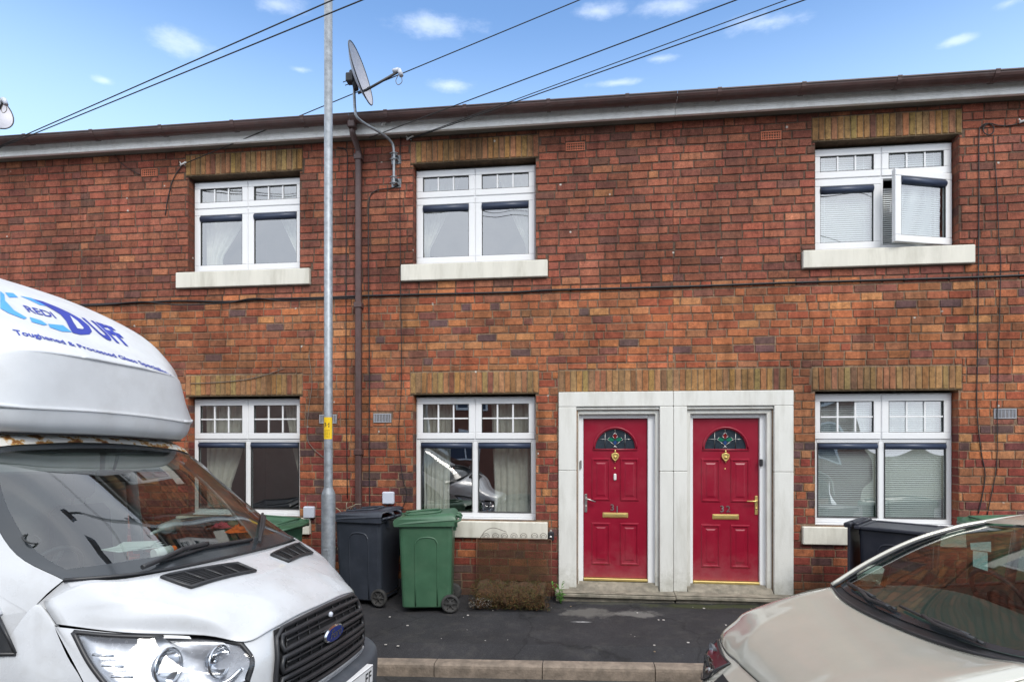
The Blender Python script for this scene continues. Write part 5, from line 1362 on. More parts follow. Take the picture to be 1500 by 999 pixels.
# wings, doors, pillars, roof
for sy in (-1, 1):
    def S(g): return [[(x, sy*y, z) for x, y, z in row] for row in g]
    mb = MB()
    mb.patch(S([[(-.88,.945,1.165),(-.95,.935,1.225),(-1.02,.94,1.262),(-1.09,.985,1.17)],
                [(-.90,.963,1.186),(-.965,.955,1.235),(-1.03,.960,1.262),(-1.10,.995,1.15)],
                [(-.81,.975,1.06),(-.93,.988,1.09),(-1.02,1.0,1.10),(-1.11,1.01,1.07)],
                [(-.70,.985,.93),(-.86,1.005,.95),(-1.0,1.02,.96),(-1.12,1.022,.95)],
                [(-.63,.985,.66),(-.78,1.02,.76),(-1.02,1.022,.80),(-1.14,1.02,.79)]]), 5, 5)
    mb.add([(x, sy*y, z) for x, y, z in [(-.78,.785,1.366),(-.93,.890,1.383),(-1.03,.955,1.262),(-.95,.92,1.225),(-.88,.88,1.315)]], [(0,1,4),(1,2,3,4)])
    mb.tube([(-1.02+.41*math.cos(k*PI/14), sy*1.012, .36+.43*math.sin(k*PI/14)) for k in range(15)], .018, 6)
    mb.add([(x, sy*y, z) for x, y, z in [(-1.03,.957,1.250),(-1.29,.974,1.372),(-1.18,.998,1.222),(-1.10,1.0,1.09)]], [(0,1,2),(0,2,3)])
    vb(mb, 'wing', M['vanwhite'])
    mb = MB()    # door skin below the glass
    mb.patch(S([[(-1.112,1.005,1.075),(-1.4,1.01,1.03),(-1.9,1.0,1.10),(-2.32,.995,1.18)],[(-1.122,1.022,.94),(-1.5,1.03,.92),(-1.9,1.03,.93),(-2.32,1.03,.95)],
                [(-1.145,1.022,.785),(-1.5,1.035,.62),(-1.9,1.035,.62),(-2.32,1.035,.62)],[(-1.46,1.0,.36),(-1.6,1.0,.34),(-1.9,1.0,.34),(-2.32,1.0,.34)]]), 5, 4)
    fr = [(-1.17,.998,1.225),(-1.22,.995,1.29),(-1.30,.985,1.385),(-1.52,.935,1.64),(-1.75,.875,1.86),(-1.92,.845,1.945),(-2.30,.835,1.965)]
    mb.tube(sp3([(x, sy*y, z) for x, y, z in fr], 4), .018, 6); mb.tube([(-2.30, sy*.835, 1.965), (-2.32, sy*.99, 1.18)], .045, 6)
    dr = vb(mb, 'cab_door', M['vanwhite'])
    gl_ = MB(); gl_.add([(x, sy*y, z) for x, y, z in [(-1.09,1.0,1.085),(-1.4,1.0,1.045),(-1.9,.99,1.115),(-2.30,.985,1.19),(-2.28,.84,1.95),(-1.92,.85,1.935),(-1.75,.88,1.85),(-1.52,.94,1.63),(-1.30,.985,1.375),(-1.17,.998,1.21)]], [tuple(range(10))]); vb(gl_, 'side_glass', M['screen'], dr)
    tr_ = MB(); tr_.add([(x, sy*y, z) for x, y, z in [(-1.055,1.010,1.072),(-1.16,1.008,1.222),(-1.30,.998,1.30),(-1.32,1.012,1.05)]], [(0,1,2,3)]); tr_.tube([(x, sy*y, z) for x, y, z in [(-1.055,1.012,1.07),(-1.16,1.008,1.222)]], .007, 6); tr_.tube([(x, sy*y, z) for x, y, z in [(-1.052,1.012,1.066),(-1.40,1.012,1.035),(-1.9,1.004,1.105),(-2.3,.998,1.18)]], .010, 6); vb(tr_, 'quarter_trim', M['trim'], dr)
    mb = MB(); mb.patch(S([[(-.93,.902,1.382),(-1.20,.907,1.490),(-1.40,.880,1.680),(-1.54,.812,1.868),(-1.66,.747,1.983)],
                           [(-.985,.934,1.322),(-1.24,.945,1.43),(-1.46,.905,1.65),(-1.62,.85,1.84),(-1.72,.80,1.95)],
                           [(-1.045,.966,1.238),(-1.28,.975,1.365),(-1.50,.93,1.63),(-1.70,.88,1.825),(-1.80,.85,1.90)]]), 4, 5); vb(mb, 'windscreen_pillar', M['vanwhite'])
    mb = MB(); mb.add([(x, sy*y, z) for x, y, z in [(-.80,.79,1.382),(-.935,.90,1.396),(-.985,.93,1.37),(-.90,.89,1.366),(-.82,.83,1.372)]], [(0,1,2,3,4)]); (vb(mb, 'pillar_trim', M['trim']) if sy > 0 else None)
    mb = MB()   # exterior mirror
    mb.box(-1.42, -1.30, 1.06*sy-.09, 1.06*sy+.11*sy if sy > 0 else 1.06*sy+.09, 1.22, 1.52, 0, .04); mb.tube([(-1.38, sy*.97, 1.2), (-1.38, sy*1.06, 1.25)], .03, 8)
    if sy > 0: vb(mb, 'wing_mirror', M['trim'])
    wheel(van, -1.02, sy*.90, .34, .22, sy, M['steel']); wheel(van, -4.4, sy*.90, .34, .22, sy, M['steel'])
WS = [[(-.655,0,1.380),(-.66,.25,1.380),(-.685,.50,1.380),(-.76,.73,1.383),(-.93,.90,1.384)],
 [(-.90,0,1.567),(-.905,.25,1.566),(-.93,.49,1.56),(-1.02,.735,1.54),(-1.20,.905,1.492)],
 [(-1.17,0,1.752),(-1.175,.25,1.750),(-1.19,.47,1.742),(-1.255,.70,1.725),(-1.40,.878,1.682)],
 [(-1.43,0,1.916),(-1.43,.25,1.912),(-1.44,.45,1.905),(-1.475,.65,1.895),(-1.54,.81,1.87)],
 [(-1.67,0,2.045),(-1.67,.25,2.040),(-1.664,.43,2.028),(-1.655,.61,2.013),(-1.66,.745,1.985)]]
mb = MB(); fr_ = lambda u, v: 1 if (u < .075 or u > .95 or v < .035 or v > .965) else 0
mb.patch(WS, 9, 7, mirror=True, mifn=fr_); ws = vb(mb, 'windscreen', [M['screen'], M['frit']]); wt = treeof(mb)
mb = MB(); mb.tube([(x, y, z) for x, y, z in sp3([(p[0]-.0, -p[1], p[2]-.003) for p in WS[0][::-1]]+[(p[0], p[1], p[2]-.003) for p in WS[0][1:]], 4)], .010, 6); vb(mb, 'screen_seal', M['trim'], ws)
mb = MB(); mb.patch([[(-1.672,0,2.052),(-1.672,.25,2.047),(-1.664,.42,2.035),(-1.655,.61,2.020),(-1.665,.75,1.988),(-1.73,.825,1.93)],
 [(-1.73,0,2.098),(-1.73,.25,2.094),(-1.725,.42,2.086),(-1.72,.60,2.072),(-1.73,.74,2.04),(-1.78,.83,1.965)],
 [(-2.0,0,2.14),(-2.0,.25,2.14),(-2.0,.45,2.13),(-2.0,.62,2.12),(-2.0,.78,2.09),(-2.0,.86,1.97)],
 [(-2.9,0,2.14),(-2.9,.25,2.14),(-2.9,.45,2.13),(-2.9,.62,2.11),(-2.9,.78,2.06),(-2.9,.87,1.97)]], 4, 4, mirror=True, mifn=lambda u, v: 1 if u < .45 else 0)
vb(mb, 'cab_roof', [M['vanwhite'], M['rustroof']])
# wipers
def on_ws(x, y, off=.012):
    h, n = rcast(wt, (x, y, 4), (0, 0, -1))
    if not h: return Vector((x, y, 1.4))
    return h+Vector((off*.55, 0, off*.84))
def vpix(tree, px, py, off=.012):
    o, d = vray(px, py); h, n = rcast(tree, o, d)
    return (h+Vector((off*.55, 0, off*.84))) if h else None
def wiper(parent, pts_arm, pts_blade, f, r=.009):
    mb = MB()
    mb.tube([f(p, .03) for p in pts_arm], [r*1.3]+[r]*(len(pts_arm)-1), 6); mb.tube([f(p, .016) for p in pts_blade], r*.8, 6)
    a, b = f(pts_blade[0], .02), f(pts_blade[-1], .02)
    return mb
fw_ = lambda p, off: vpix(wt, p[0], p[1], off)
def sx(pts, n=8):
    out = []
    for i in range(len(pts)-1):
        for k in range(n): t = k/n; out.append((pts[i][0]+(pts[i+1][0]-pts[i][0])*t, pts[i][1]+(pts[i+1][1]-pts[i][1])*t))
    return out+[pts[-1]]
def safe(seq): return [p for p in seq if p is not None]
mb = MB(); mb.tube(safe([fw_(p, .035) for p in sx([(196, 842), (225, 830), (262, 812), (300, 803)])]), .013, 6); mb.tube(safe([fw_(p, .016) for p in sx([(232, 826), (300, 804), (367, 793)])]), .011, 6); vb(mb, 'wiper', M['trim'], ws)
mb = MB(); mb.tube(safe([fw_(p, .035) for p in sx([(376, 800), (381, 780), (384, 762)])]), .012, 6); mb.tube(safe([fw_(p, .016) for p in sx([(378, 793), (383, 755), (383, 745)])]), .010, 6); vb(mb, 'wiper', M['trim'], ws)
# round sticker ring on the glass, and the mirror
c_ = vpix(wt, 46, 790, .0); 
if c_:
    nrm = Vector((.55, 0, .835)); a_ = Vector((0, 1, 0)); b_ = nrm.cross(a_); mb = MB(); mb.tube([c_+(a_*math.cos(k*PI/12)+b_*math.sin(k*PI/12))*.037+nrm*.003 for k in range(24)], .0045, 6, close=True); vb(mb, 'screen_sticker', M['dash'], ws)
mb = MB(); mb.box(-1.60, -1.575, -.13, .13, 1.80, 1.88, 0, .012); mb.tube([(-1.59, 0, 1.86), (-1.56, 0, 1.97)], .01, 6); vb(mb, 'interior_mirror', M['trim'])
# cab interior
mb = MB(); mb.patch([[(-.72, y*.78, 1.345) for y in (-1, -.5, 0, .5, 1)], [(-1.0, y*.83, 1.36) for y in (-1, -.5, 0, .5, 1)], [(-1.35, y*.86, 1.33) for y in (-1, -.5, 0, .5, 1)], [(-1.46, y*.87, 1.22) for y in (-1, -.5, 0, .5, 1)], [(-1.42, y*.87, .7) for y in (-1, -.5, 0, .5, 1)]], 3, 3); vb(mb, 'dashboard', M['dash'])
for y in (-.47, .40):
    mb = MB(); w = .25
    mb.box(-2.15, -1.65, y-w, y+w, .85, 1.02, 0, .05); mb.box(-2.28, -2.12, y-w+.02, y+w-.02, .95, 1.62, 0, .06, M=Matrix.Translation((-2.2, 0, 1)) @ Matrix.Rotation(-.12, 4, 'Y') @ Matrix.Translation((2.2, 0, -1)))
    mb.box(-2.34, -2.24, y-.13, y+.13, 1.66, 1.86, 0, .05); mb.tube([(-2.29, y-.05, 1.58), (-2.29, y-.05, 1.70)], .007, 6); mb.tube([(-2.29, y+.05, 1.58), (-2.29, y+.05, 1.70)], .007, 6)
    vb(mb, 'seat', M['seat'])
mb = MB(); T = Matrix.Translation((-1.55, -.45, 1.28)) @ Matrix.Rotation(math.radians(-62), 4, 'Y')
mb.tube([T @ Vector((.19*math.cos(k*PI/16), .19*math.sin(k*PI/16), 0)) for k in range(32)], .014, 8, close=True); mb.tube([T @ Vector((-.18, 0, 0)), T @ Vector((.18, 0, 0))], .018, 6); mb.tube([T @ Vector((0, 0, 0)), T @ Vector((0, 0, -.2))], .03, 8); vb(mb, 'steering_wheel', M['trim'])
mb = MB(); mb.box(-2.44, -2.41, -.96, .96, .6, 2.1); vb(mb, 'bulkhead', M['headlining'])
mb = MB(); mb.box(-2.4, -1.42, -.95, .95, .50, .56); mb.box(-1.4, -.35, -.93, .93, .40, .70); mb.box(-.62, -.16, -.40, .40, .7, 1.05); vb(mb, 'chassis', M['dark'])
mb = MB(); 
for sy in (-1, 1): mb.box(-1.78, -1.66, sy*.02 if sy > 0 else -.66, .66 if sy > 0 else -.02, 1.86, 1.99, 0, .015, M=None)
vb(mb, 'sun_visor', M['headlining'])
# pod over the cab
POD = [[(-1.615,0,2.10),(-1.615,.22,2.098),(-1.63,.42,2.095),(-1.67,.61,2.095),(-1.80,.81,2.10),(-1.99,.935,2.115),(-2.5,.97,2.13)],
 [(-1.572,0,2.15),(-1.572,.22,2.148),(-1.588,.44,2.14),(-1.63,.645,2.14),(-1.757,.828,2.15),(-1.925,.955,2.18),(-2.5,1.02,2.22)],
 [(-1.555,0,2.245),(-1.555,.22,2.243),(-1.57,.47,2.235),(-1.615,.66,2.23),(-1.74,.84,2.24),(-1.90,.965,2.27),(-2.5,1.045,2.31)],
 [(-1.565,0,2.265),(-1.565,.22,2.263),(-1.58,.47,2.255),(-1.625,.665,2.25),(-1.745,.845,2.26),(-1.905,.97,2.29),(-2.5,1.05,2.33)],
 [(-1.59,0,2.545),(-1.59,.22,2.545),(-1.605,.46,2.54),(-1.66,.63,2.52),(-1.80,.80,2.48),(-1.955,.93,2.47),(-2.5,1.04,2.50)],
 [(-1.61,0,2.575),(-1.61,.22,2.575),(-1.63,.46,2.57),(-1.685,.62,2.55),(-1.82,.79,2.515),(-1.975,.92,2.51),(-2.5,1.035,2.53)],
 [(-1.78,0,2.70),(-1.78,.22,2.70),(-1.79,.46,2.70),(-1.825,.64,2.695),(-1.895,.80,2.68),(-2.0,.925,2.64),(-2.5,1.035,2.65)],
 [(-2.15,0,2.945),(-2.15,.22,2.945),(-2.15,.46,2.945),(-2.155,.66,2.94),(-2.18,.83,2.92),(-2.27,.95,2.87),(-2.6,1.04,2.82)],
 [(-2.65,0,3.185),(-2.65,.22,3.185),(-2.65,.46,3.185),(-2.66,.68,3.175),(-2.68,.85,3.15),(-2.76,.97,3.09),(-2.95,1.04,3.02)],
 [(-3.2,0,3.36),(-3.2,.22,3.36),(-3.2,.46,3.36),(-3.2,.68,3.35),(-3.2,.86,3.32),(-3.2,.98,3.26),(-3.2,1.04,3.18)]]
POD = [r+[(-3.24, 1.05, r[-1][2]-(.0 if i < 9 else .02))] for i, r in enumerate(POD)]
pod = MB(); pod.patch(POD, 5, 5, mirror=True); podo = vb(pod, 'roof_pod', M['podwhite']); solid(podo, .01); ptree = treeof(pod)
mb = MB(); mb.tube(sp3([(-2.05,-.93,2.105),(-1.81,-.81,2.098),(-1.68,-.61,2.093),(-1.64,-.42,2.093),(-1.625,0,2.098),(-1.64,.42,2.093),(-1.68,.61,2.093),(-1.81,.81,2.098),(-2.05,.93,2.105)], 4), .008, 6); vb(mb, 'pod_seal', M['trim'], podo)
mb = MB(); mb.box(-3.26, -2.47, -.985, .985, .62, 2.16, 0, .02); mb.box(-6.2, -3.22, -1.06, 1.06, .75, 3.30, 0, .04); vb(mb, 'box_body', M['podwhite'])
def podpt(y, x, off=.004):
    h, n = rcast(ptree, (x, y, 5), (0, 0, -1))
    if not h: return None
    if n.z < 0: n = -n
    return h+n*off
def lettering(txt, size, y0, x0, mat, name, ylen=None, tall=1.0, bold=.0, skew=0.0, off=.005, dxdy=0.0):
    vs, fs = textmesh(txt, size, align='LEFT', bold=bold)
    w = max(v.x for v in vs); k = (ylen/w) if ylen else 1
    P_ = []; 
    mb = MB()
    # densify is not needed: glyph facets are small against the pod's curvature
    ok = True; pts = []
    for v in vs:
        y = y0+v.x*k+skew*v.y; x = x0-v.y*tall+dxdy*(y-y0); p_ = podpt(y, x, off); pts.append(p_ if p_ else Vector((x, y, 2.6)))
    mb.add(pts, fs)
    return vb(mb, name, mat, podo)
# measured on the photo: pixel -> plan position on the pod
def podpix(px, py):
    o, d = vray(px, py); h, n = rcast(ptree, o, d); return h
def polypod(pix, mat, name, off=.0035, dens=6):
    pl_ = [podpix(*q) for q in pix]; pl_ = [q for q in pl_ if q]
    if len(pl_) < 3: return
    mb = MB(); bm = bmesh.new(); vv = [bm.verts.new((q.x, q.y, 0)) for q in pl_]; f = bm.faces.new(vv); bmesh.ops.triangulate(bm, faces=[f])
    bmesh.ops.subdivide_edges(bm, edges=bm.edges[:], cuts=2, use_grid_fill=True); bmesh.ops.triangulate(bm, faces=bm.faces[:])
    bm.verts.index_update(); mb.add([podpt(v.co.y, v.co.x, off) or Vector((v.co.x, v.co.y, 2.6)) for v in bm.verts], [tuple(v.index for v in f.verts) for f in bm.faces]); bm.free()
    return vb(mb, name, mat, podo)
def decal_text(txt, A, B, C, mat, name, size=.1, bold=0.0, spacing=1.0, off=.004, yextra=1.0):
    """flat lettering laid on the pod: A baseline start, B baseline end, C top of the first capital"""
    pA, pB, pC = podpix(*A), podpix(*B), podpix(*C)
    if not (pA and pB and pC): print('lettering miss', txt, pA, pB, pC); return
    vs, fs = textmesh(txt, size, align='LEFT', bold=bold, spacing=spacing)
    w = max(v.x for v in vs); hcap = size*.70
    mb = MB(); pts = []
    for v in vs:
        q = pA+(pB-pA)*(v.x/w)+(pC-pA)*(v.y/hcap*yextra); p_ = podpt(q.y, q.x, off); pts.append(p_ or q)
    mb.add(pts, fs); return vb(mb, name, mat, podo)
decal_text('Toughened & Processed Glass Specialists', (23, 491), (251, 551), (17.5, 483), M['blue'], 'pod_lettering', bold=.0022)
decal_text('REDI', (40, 457), (83, 467), (31, 447), M['blue'], 'pod_lettering', bold=.0012)
decal_text('UFF', (148, 494), (193, 508.5), (119, 466), M['blue'], 'pod_lettering', bold=.004, spacing=1.05)
polypod([(46, 438), (62, 442), (80, 449), (100, 458), (118, 468), (130, 478), (134.5, 486), (131, 490), (118, 491), (106, 488), (101, 480), (96, 470), (88, 461), (70, 450)], M['blue'], 'pod_emblem')
polypod([(102, 463), (113, 471), (122, 481), (121, 483), (113, 482), (107, 473)], M['podwhite'], 'pod_emblem', .0055)
polypod([(0, 427), (6, 432), (7, 441), (20, 455), (39, 466), (35, 468), (12, 459), (0, 452)], M['cyan'], 'pod_emblem')
polypod([(43, 465), (60, 470), (69, 476), (64, 477), (46, 472)], M['cyan'], 'pod_emblem'); polypod([(70, 475), (92, 477), (105, 487), (90, 486), (73, 480)], M['cyan'], 'pod_emblem')
polypod([(7, 429), (19, 430), (26, 436), (13, 436)], M['cyan'], 'pod_emblem'); polypod([(29, 434), (45, 437), (70, 449), (58, 447), (41, 439)], M['cyan'], 'pod_emblem', .003)
# things lying on the van's dashboard
def vplane(px, py, z):
    o, d = vray(px, py); return o+d*((z-o.z)/d.z)
def crumple(c, r, h, mat, name, label, cat, seed=1, ang=0):
    rr = random.Random(seed); mb = MB(); n = 16; g = []
    for i in range(7):
        t = i/6; row = []
        for k in range(n+1):
            w = 2*PI*(k % n)/n; q = random.Random(seed*100+(k % n)*7+i).uniform(.7, 1.25)
            row.append((c.x+r*t*q*math.cos(w)*.8, c.y+r*t*q*math.sin(w), c.z+h*(1-t*t)*random.Random(seed+i*31+(k % n)).uniform(.35, 1.15)+.004))
        g.append(row)
    mb.patch(g, 2, 2); o = mb.build(name, mat, None, M=VM); return tag(o, label, cat)
cl_o = pbr('orange_cloth', (.9, .16, .02), .85, var=.2); cl_y = pbr('yellow_cloth', (.95, .6, .12), .85, var=.2); cl_p = pbr('pink_cloth', (.75, .10, .15), .85, var=.3)
crumple(vplane(352, 779, 1.375), .12, .06, cl_o, 'cloth', 'crumpled orange cloth on the van dashboard near the far windscreen pillar', 'cloth', 3)
crumple(vplane(362, 772, 1.40), .09, .07, cl_y, 'cloth', 'crumpled yellow cloth behind the orange one on the van dashboard', 'cloth', 5)
crumple(vplane(325, 773, 1.39), .09, .045, cl_p, 'cloth', 'pinkish red cloth left of the orange one on the van dashboard', 'cloth', 8)
a_, b_ = vplane(222, 781, 1.41), vplane(258, 768, 1.42)
mb = MB(); d_ = (b_-a_); mb.tube([a_, a_+d_*.15, a_+d_*.3, a_+d_*.45, b_, b_+d_*.06], [.010, .014, .016, .045, .05, .03], 14); tag(mb.build('bottle', pbr('white_bottle', (.60, .64, .62), .35, var=.1), None, M=VM), 'white tapering bottle lying on the van dashboard', 'bottle')
a_ = vplane(195, 803, 1.385); mb = MB()
for i in range(4):
    T = Matrix.Translation(a_+Vector((-.02*i, .03*i, .004*i))) @ Matrix.Rotation(.3*i-.3, 4, 'Z'); mb.box(-.10, .10, -.14, .14, 0, .002, 0, M=T)
tag(mb.build('papers', pbr('paper', (.62, .68, .64), .8, var=.05), None, M=VM), 'loose white papers on the van dashboard', 'papers')
a_, b_ = vplane(225, 812, 1.40), vplane(250, 806, 1.41); mb = MB(); mb.tube([a_, b_], .032, 14); mb.tube([b_, b_+(b_-a_)*.25], .026, 12, 1); tag(mb.build('coffee_cup', [M['white'], cl_o], None, M=VM), 'white cup with an orange band lying on the van dashboard', 'cup')

# ================================================================== THE BEIGE CAR (local x forward = towards the left of the photo)
M['carpaint'] = pbr('champagne_paint', (.50, .495, .435), .24, var=.02, metal=.35, coat=.9, dirt=(.42, .40, .36), dirtscale=40, dirtamt=.12, roughvar=.04)
CARLOC = (.61, 2.99, -.062)
M['carscreen'] = glassmat('car_screen_glass', .11, (.48, .62, .58), rough=.035)
car = empty('car', CARLOC, (0, 0, 0), 'champagne beige hatchback with parking papers behind its windscreen, parked nose left at the kerb', 'car')
CR = Matrix.Rotation(math.radians(186.5), 4, 'Z') @ Matrix.Rotation(math.radians(2.2), 4, 'Y') @ Matrix.Rotation(math.radians(2.5), 4, 'X')
car.rotation_euler = CR.to_euler(); CM = Matrix.Translation(CARLOC) @ CR; CI = CM.inverted()
def cray(px, py): return CI @ CAM, (CI.to_3x3() @ ray(px, py)).normalized()
def cb(mb, name, mats, parent=None, **k): return mb.build(name, mats, parent or car, **k)
CB = [[(-.99,0,1.018),(-.99,.25,1.022),(-1.0,.46,1.034),(-1.02,.58,1.048),(-1.045,.69,1.066),(-1.06,.755,1.050)],
 [(-.76,0,.985),(-.76,.25,.990),(-.76,.44,1.000),(-.76,.56,1.006),(-.765,.69,1.012),(-.77,.765,.988)],
 [(-.54,0,.930),(-.54,.25,.936),(-.54,.42,.948),(-.54,.54,.948),(-.54,.68,.945),(-.54,.77,.918)],
 [(-.42,0,.875),(-.42,.25,.880),(-.42,.40,.893),(-.43,.52,.887),(-.45,.67,.882),(-.475,.785,.862)],
 [(-.335,0,.808),(-.335,.22,.810),(-.34,.36,.816),(-.35,.50,.812),(-.365,.66,.815),(-.405,.795,.805)],
 [(-.30,0,.765),(-.30,.22,.765),(-.305,.36,.763),(-.31,.50,.756),(-.335,.66,.757),(-.377,.802,.767)]]
mb = MB(); mb.patch(CB, 6, 5, mirror=True); cbon = cb(mb, 'bonnet', M['carpaint']); solid(cbon, .01)
CY = [0, .22, .36, .50, .66, .80, .845]
CFA = [[(x, y, z) for x, y, z in zip((-.302,-.302,-.307,-.312,-.337,-.378,-.46), [0,.22,.36,.50,.66,.806,.845], (.757,.757,.755,.748,.749,.758,.775))],
 [(x, y, .64) for x, y in zip((-.14,-.145,-.165,-.20,-.255,-.310,-.44), CY)],
 [(x, y, .50) for x, y in zip((-.04,-.05,-.07,-.12,-.19,-.275,-.44), CY)],
 [(x, y, .36) for x, y in zip((-.02,-.03,-.06,-.11,-.18,-.27,-.44), CY)],
 [(x, y, .20) for x, y in zip((-.07,-.07,-.09,-.14,-.22,-.32,-.45), CY)]]
cf = MB(); cf.patch(CFA, 5, 5, mirror=True); cb(cf, 'front_bumper', M['carpaint']); cft = treeof(cf)
def on_c(y, z, off=0.0):
    h, n = rcast(cft, (1, y, z), (-1, 0, 0)); return (h+Vector((off, 0, 0))) if h else Vector((-.45, y, z))
mb = MB(); mb.patch([[on_c(y, z, .006) for y in (-.33, -.17, 0, .17, .33)] for z in (.70, .64, .585)], 3, 4, mi=1); 
for z in (.605, .63, .655): mb.tube([on_c(y*.033, z, .014) for y in range(-10, 11)], .006, 6, 0)
mb.tube([on_c(y*.033, .578, .014) for y in range(-10, 11)], .010, 6, 2); cb(mb, 'grille', [M['trim'], M['dark'], M['chrome']])
mb = MB(); mb.patch([[on_c(y, z, .006) for y in (-.5, -.25, 0, .25, .5)] for z in (.42, .34, .27)], 3, 4, mi=0); cb(mb, 'lower_grille', M['trim'])
mb = MB(); mb.box(.0, .012, -.26, .26, .44, .55, 0, .003); cb(mb, 'number_plate', M['plate'])
for sy in (-1, 1):
    T_ = [(.37, .742), (.50, .738), (.66, .740), (.785, .748)]; B_ = [(.42, .65), (.53, .60), (.68, .575), (.79, .60)]
    hl = MB(); hl.patch([[on_c(sy*y, z, .004) for y, z in T_], [on_c(sy*(a[0]+b[0])/2, (a[1]+b[1])/2, .004) for a, b in zip(T_, B_)], [on_c(sy*y, z, .004) for y, z in B_]], 4, 4); hd_ = cb(hl, 'headlamp', M['trim'])
    ln = MB(); Pq = ln.patch([[on_c(sy*y, z, .012) for y, z in T_], [on_c(sy*(a[0]+b[0])/2, (a[1]+b[1])/2, .035) for a, b in zip(T_, B_)], [on_c(sy*y, z, .012) for y, z in B_]], 5, 5); cb(ln, 'lens', M['lens'], hd_)
    bd = [Pq[0][j] for j in range(len(Pq[0]))]+[Pq[i][-1] for i in range(len(Pq))]+[Pq[-1][j] for j in range(len(Pq[0])-1, -1, -1)]+[Pq[i][0] for i in range(len(Pq)-1, -1, -1)]
    rm_ = MB(); rm_.tube(bd, .006, 6, close=True); cb(rm_, 'lamp_rim', M['trim'], hd_)
    for (y, z, r, mt) in ((.50, .672, .045, 'reflector'), (.61, .665, .052, 'reflector'), (.725, .71, .034, 'lamphouse')):
        cc = on_c(sy*y, z, 0); k = MB(); k.lathe([(r*1.1, .022), (r, .024), (r*.8, .006), (r*.3, -.008), (0, .004)], 20, Matrix.Translation(cc+Vector((.006, 0, 0))) @ Matrix.Rotation(PI/2, 4, 'Y')); cb(k, 'reflector', M[mt], hd_)
    def S(g): return [[(x, sy*y, z) for x, y, z in row] for row in g]
    mb = MB()     # wing and flank
    mb.patch(S([[(-.385,.808,.765),(-.56,.800,.900),(-.78,.790,.985),(-1.06,.775,1.048),(-1.4,.80,1.0),(-2.4,.81,1.02),(-3.5,.76,1.02)],
                [(-.42,.835,.70),(-.58,.842,.80),(-.80,.848,.86),(-1.06,.850,.88),(-1.4,.855,.86),(-2.4,.86,.88),(-3.5,.81,.86)],
                [(-.46,.845,.62),(-.60,.858,.68),(-.80,.862,.70),(-1.06,.862,.68),(-1.4,.865,.62),(-2.4,.87,.62),(-3.5,.82,.6)]]), 5, 5)
    mb.patch(S([[(-1.12,.862,.675),(-1.4,.865,.62),(-2.4,.87,.62),(-2.75,.86,.62)],[(-1.14,.86,.4),(-1.4,.86,.4),(-2.4,.865,.4),(-2.72,.86,.4)],[(-1.12,.82,.2),(-1.4,.82,.2),(-2.4,.82,.2),(-2.7,.82,.2)]]), 3, 4)
    mb.tube([(-.78+.33*math.cos(k*PI/14), sy*.85, .31+.36*math.sin(k*PI/14)) for k in range(15)], .016, 6)
    cb(mb, 'wing', M['carpaint'])
    mb = MB()     # pillar and cant rail, one sweeping bar
    rail = [(-1.045,.705,1.075),(-1.26,.688,1.205),(-1.50,.662,1.322),(-1.72,.640,1.392),(-1.92,.620,1.432),(-2.3,.60,1.465),(-3.0,.60,1.44),(-3.45,.66,1.22),(-3.6,.72,1.02)]
    mb.tube(sp3([(x, sy*y, z) for x, y, z in rail], 6), .014, 10)
    mb.tube([(-2.15, sy*.62, 1.44), (-2.2, sy*.80, 1.0)], .028, 6); cb(mb, 'pillar', M['carpaint'])
    mb = MB(); mb.tube(sp3([(x, sy*(y-.020), z-.006) for x, y, z in rail[:6]], 6), .007, 6); mb.tube([(-1.15, sy*.765, 1.055), (-1.6, sy*.80, 1.02), (-2.5, sy*.81, 1.03), (-3.5, sy*.76, 1.03)], .012, 6)
    mb.tube([(-1.40, sy*.79, 1.02), (-1.42, sy*.69, 1.27)], .016, 6); cb(mb, 'side_trim', M['trim'])
    mb = MB(); pts_ = [(-1.10,.745,1.065),(-1.6,.80,1.03),(-2.4,.81,1.03),(-3.4,.77,1.03),(-3.35,.66,1.25),(-2.95,.61,1.43),(-2.3,.61,1.455),(-1.92,.63,1.42),(-1.50,.672,1.312),(-1.26,.70,1.195)]
    mb.add(S([pts_])[0], [tuple(range(10))]); cb(mb, 'side_glass', M['screen'])
    mb = MB(); mb.box(-1.55, -1.38, (.92 if sy > 0 else -1.06), (1.06 if sy > 0 else -.92), 1.0, 1.13, 0, .04); mb.tube([(-1.45, sy*.80, 1.0), (-1.46, sy*.94, 1.03)], .025, 6); cb(mb, 'wing_mirror', M['carpaint'])
    wheel(car, -.78, sy*.76, .30, .19, sy, M['steel']); wheel(car, -3.25, sy*.76, .30, .19, sy, M['steel'])
CW = [[(-1.035,0,1.040),(-1.04,.25,1.045),(-1.05,.45,1.052),(-1.065,.58,1.062),(-1.085,.685,1.078)],
 [(-1.27,0,1.195),(-1.275,.25,1.192),(-1.28,.43,1.190),(-1.285,.56,1.190),(-1.295,.668,1.195)],
 [(-1.50,0,1.322),(-1.50,.25,1.318),(-1.505,.42,1.310),(-1.51,.54,1.305),(-1.515,.643,1.303)],
 [(-1.71,0,1.408),(-1.71,.25,1.400),(-1.715,.40,1.392),(-1.72,.51,1.385),(-1.725,.616,1.376)],
 [(-1.88,0,1.452),(-1.88,.25,1.446),(-1.89,.38,1.438),(-1.90,.48,1.430),(-1.91,.585,1.420)]]
mb = MB(); mb.patch(CW, 8, 7, mirror=True, mifn=lambda u, v: 1 if (u > .965 or v < .02 or v > .98 or u < .03) else 0); cws = cb(mb, 'windscreen', [M['carscreen'], M['frit']]); cwt = treeof(mb)
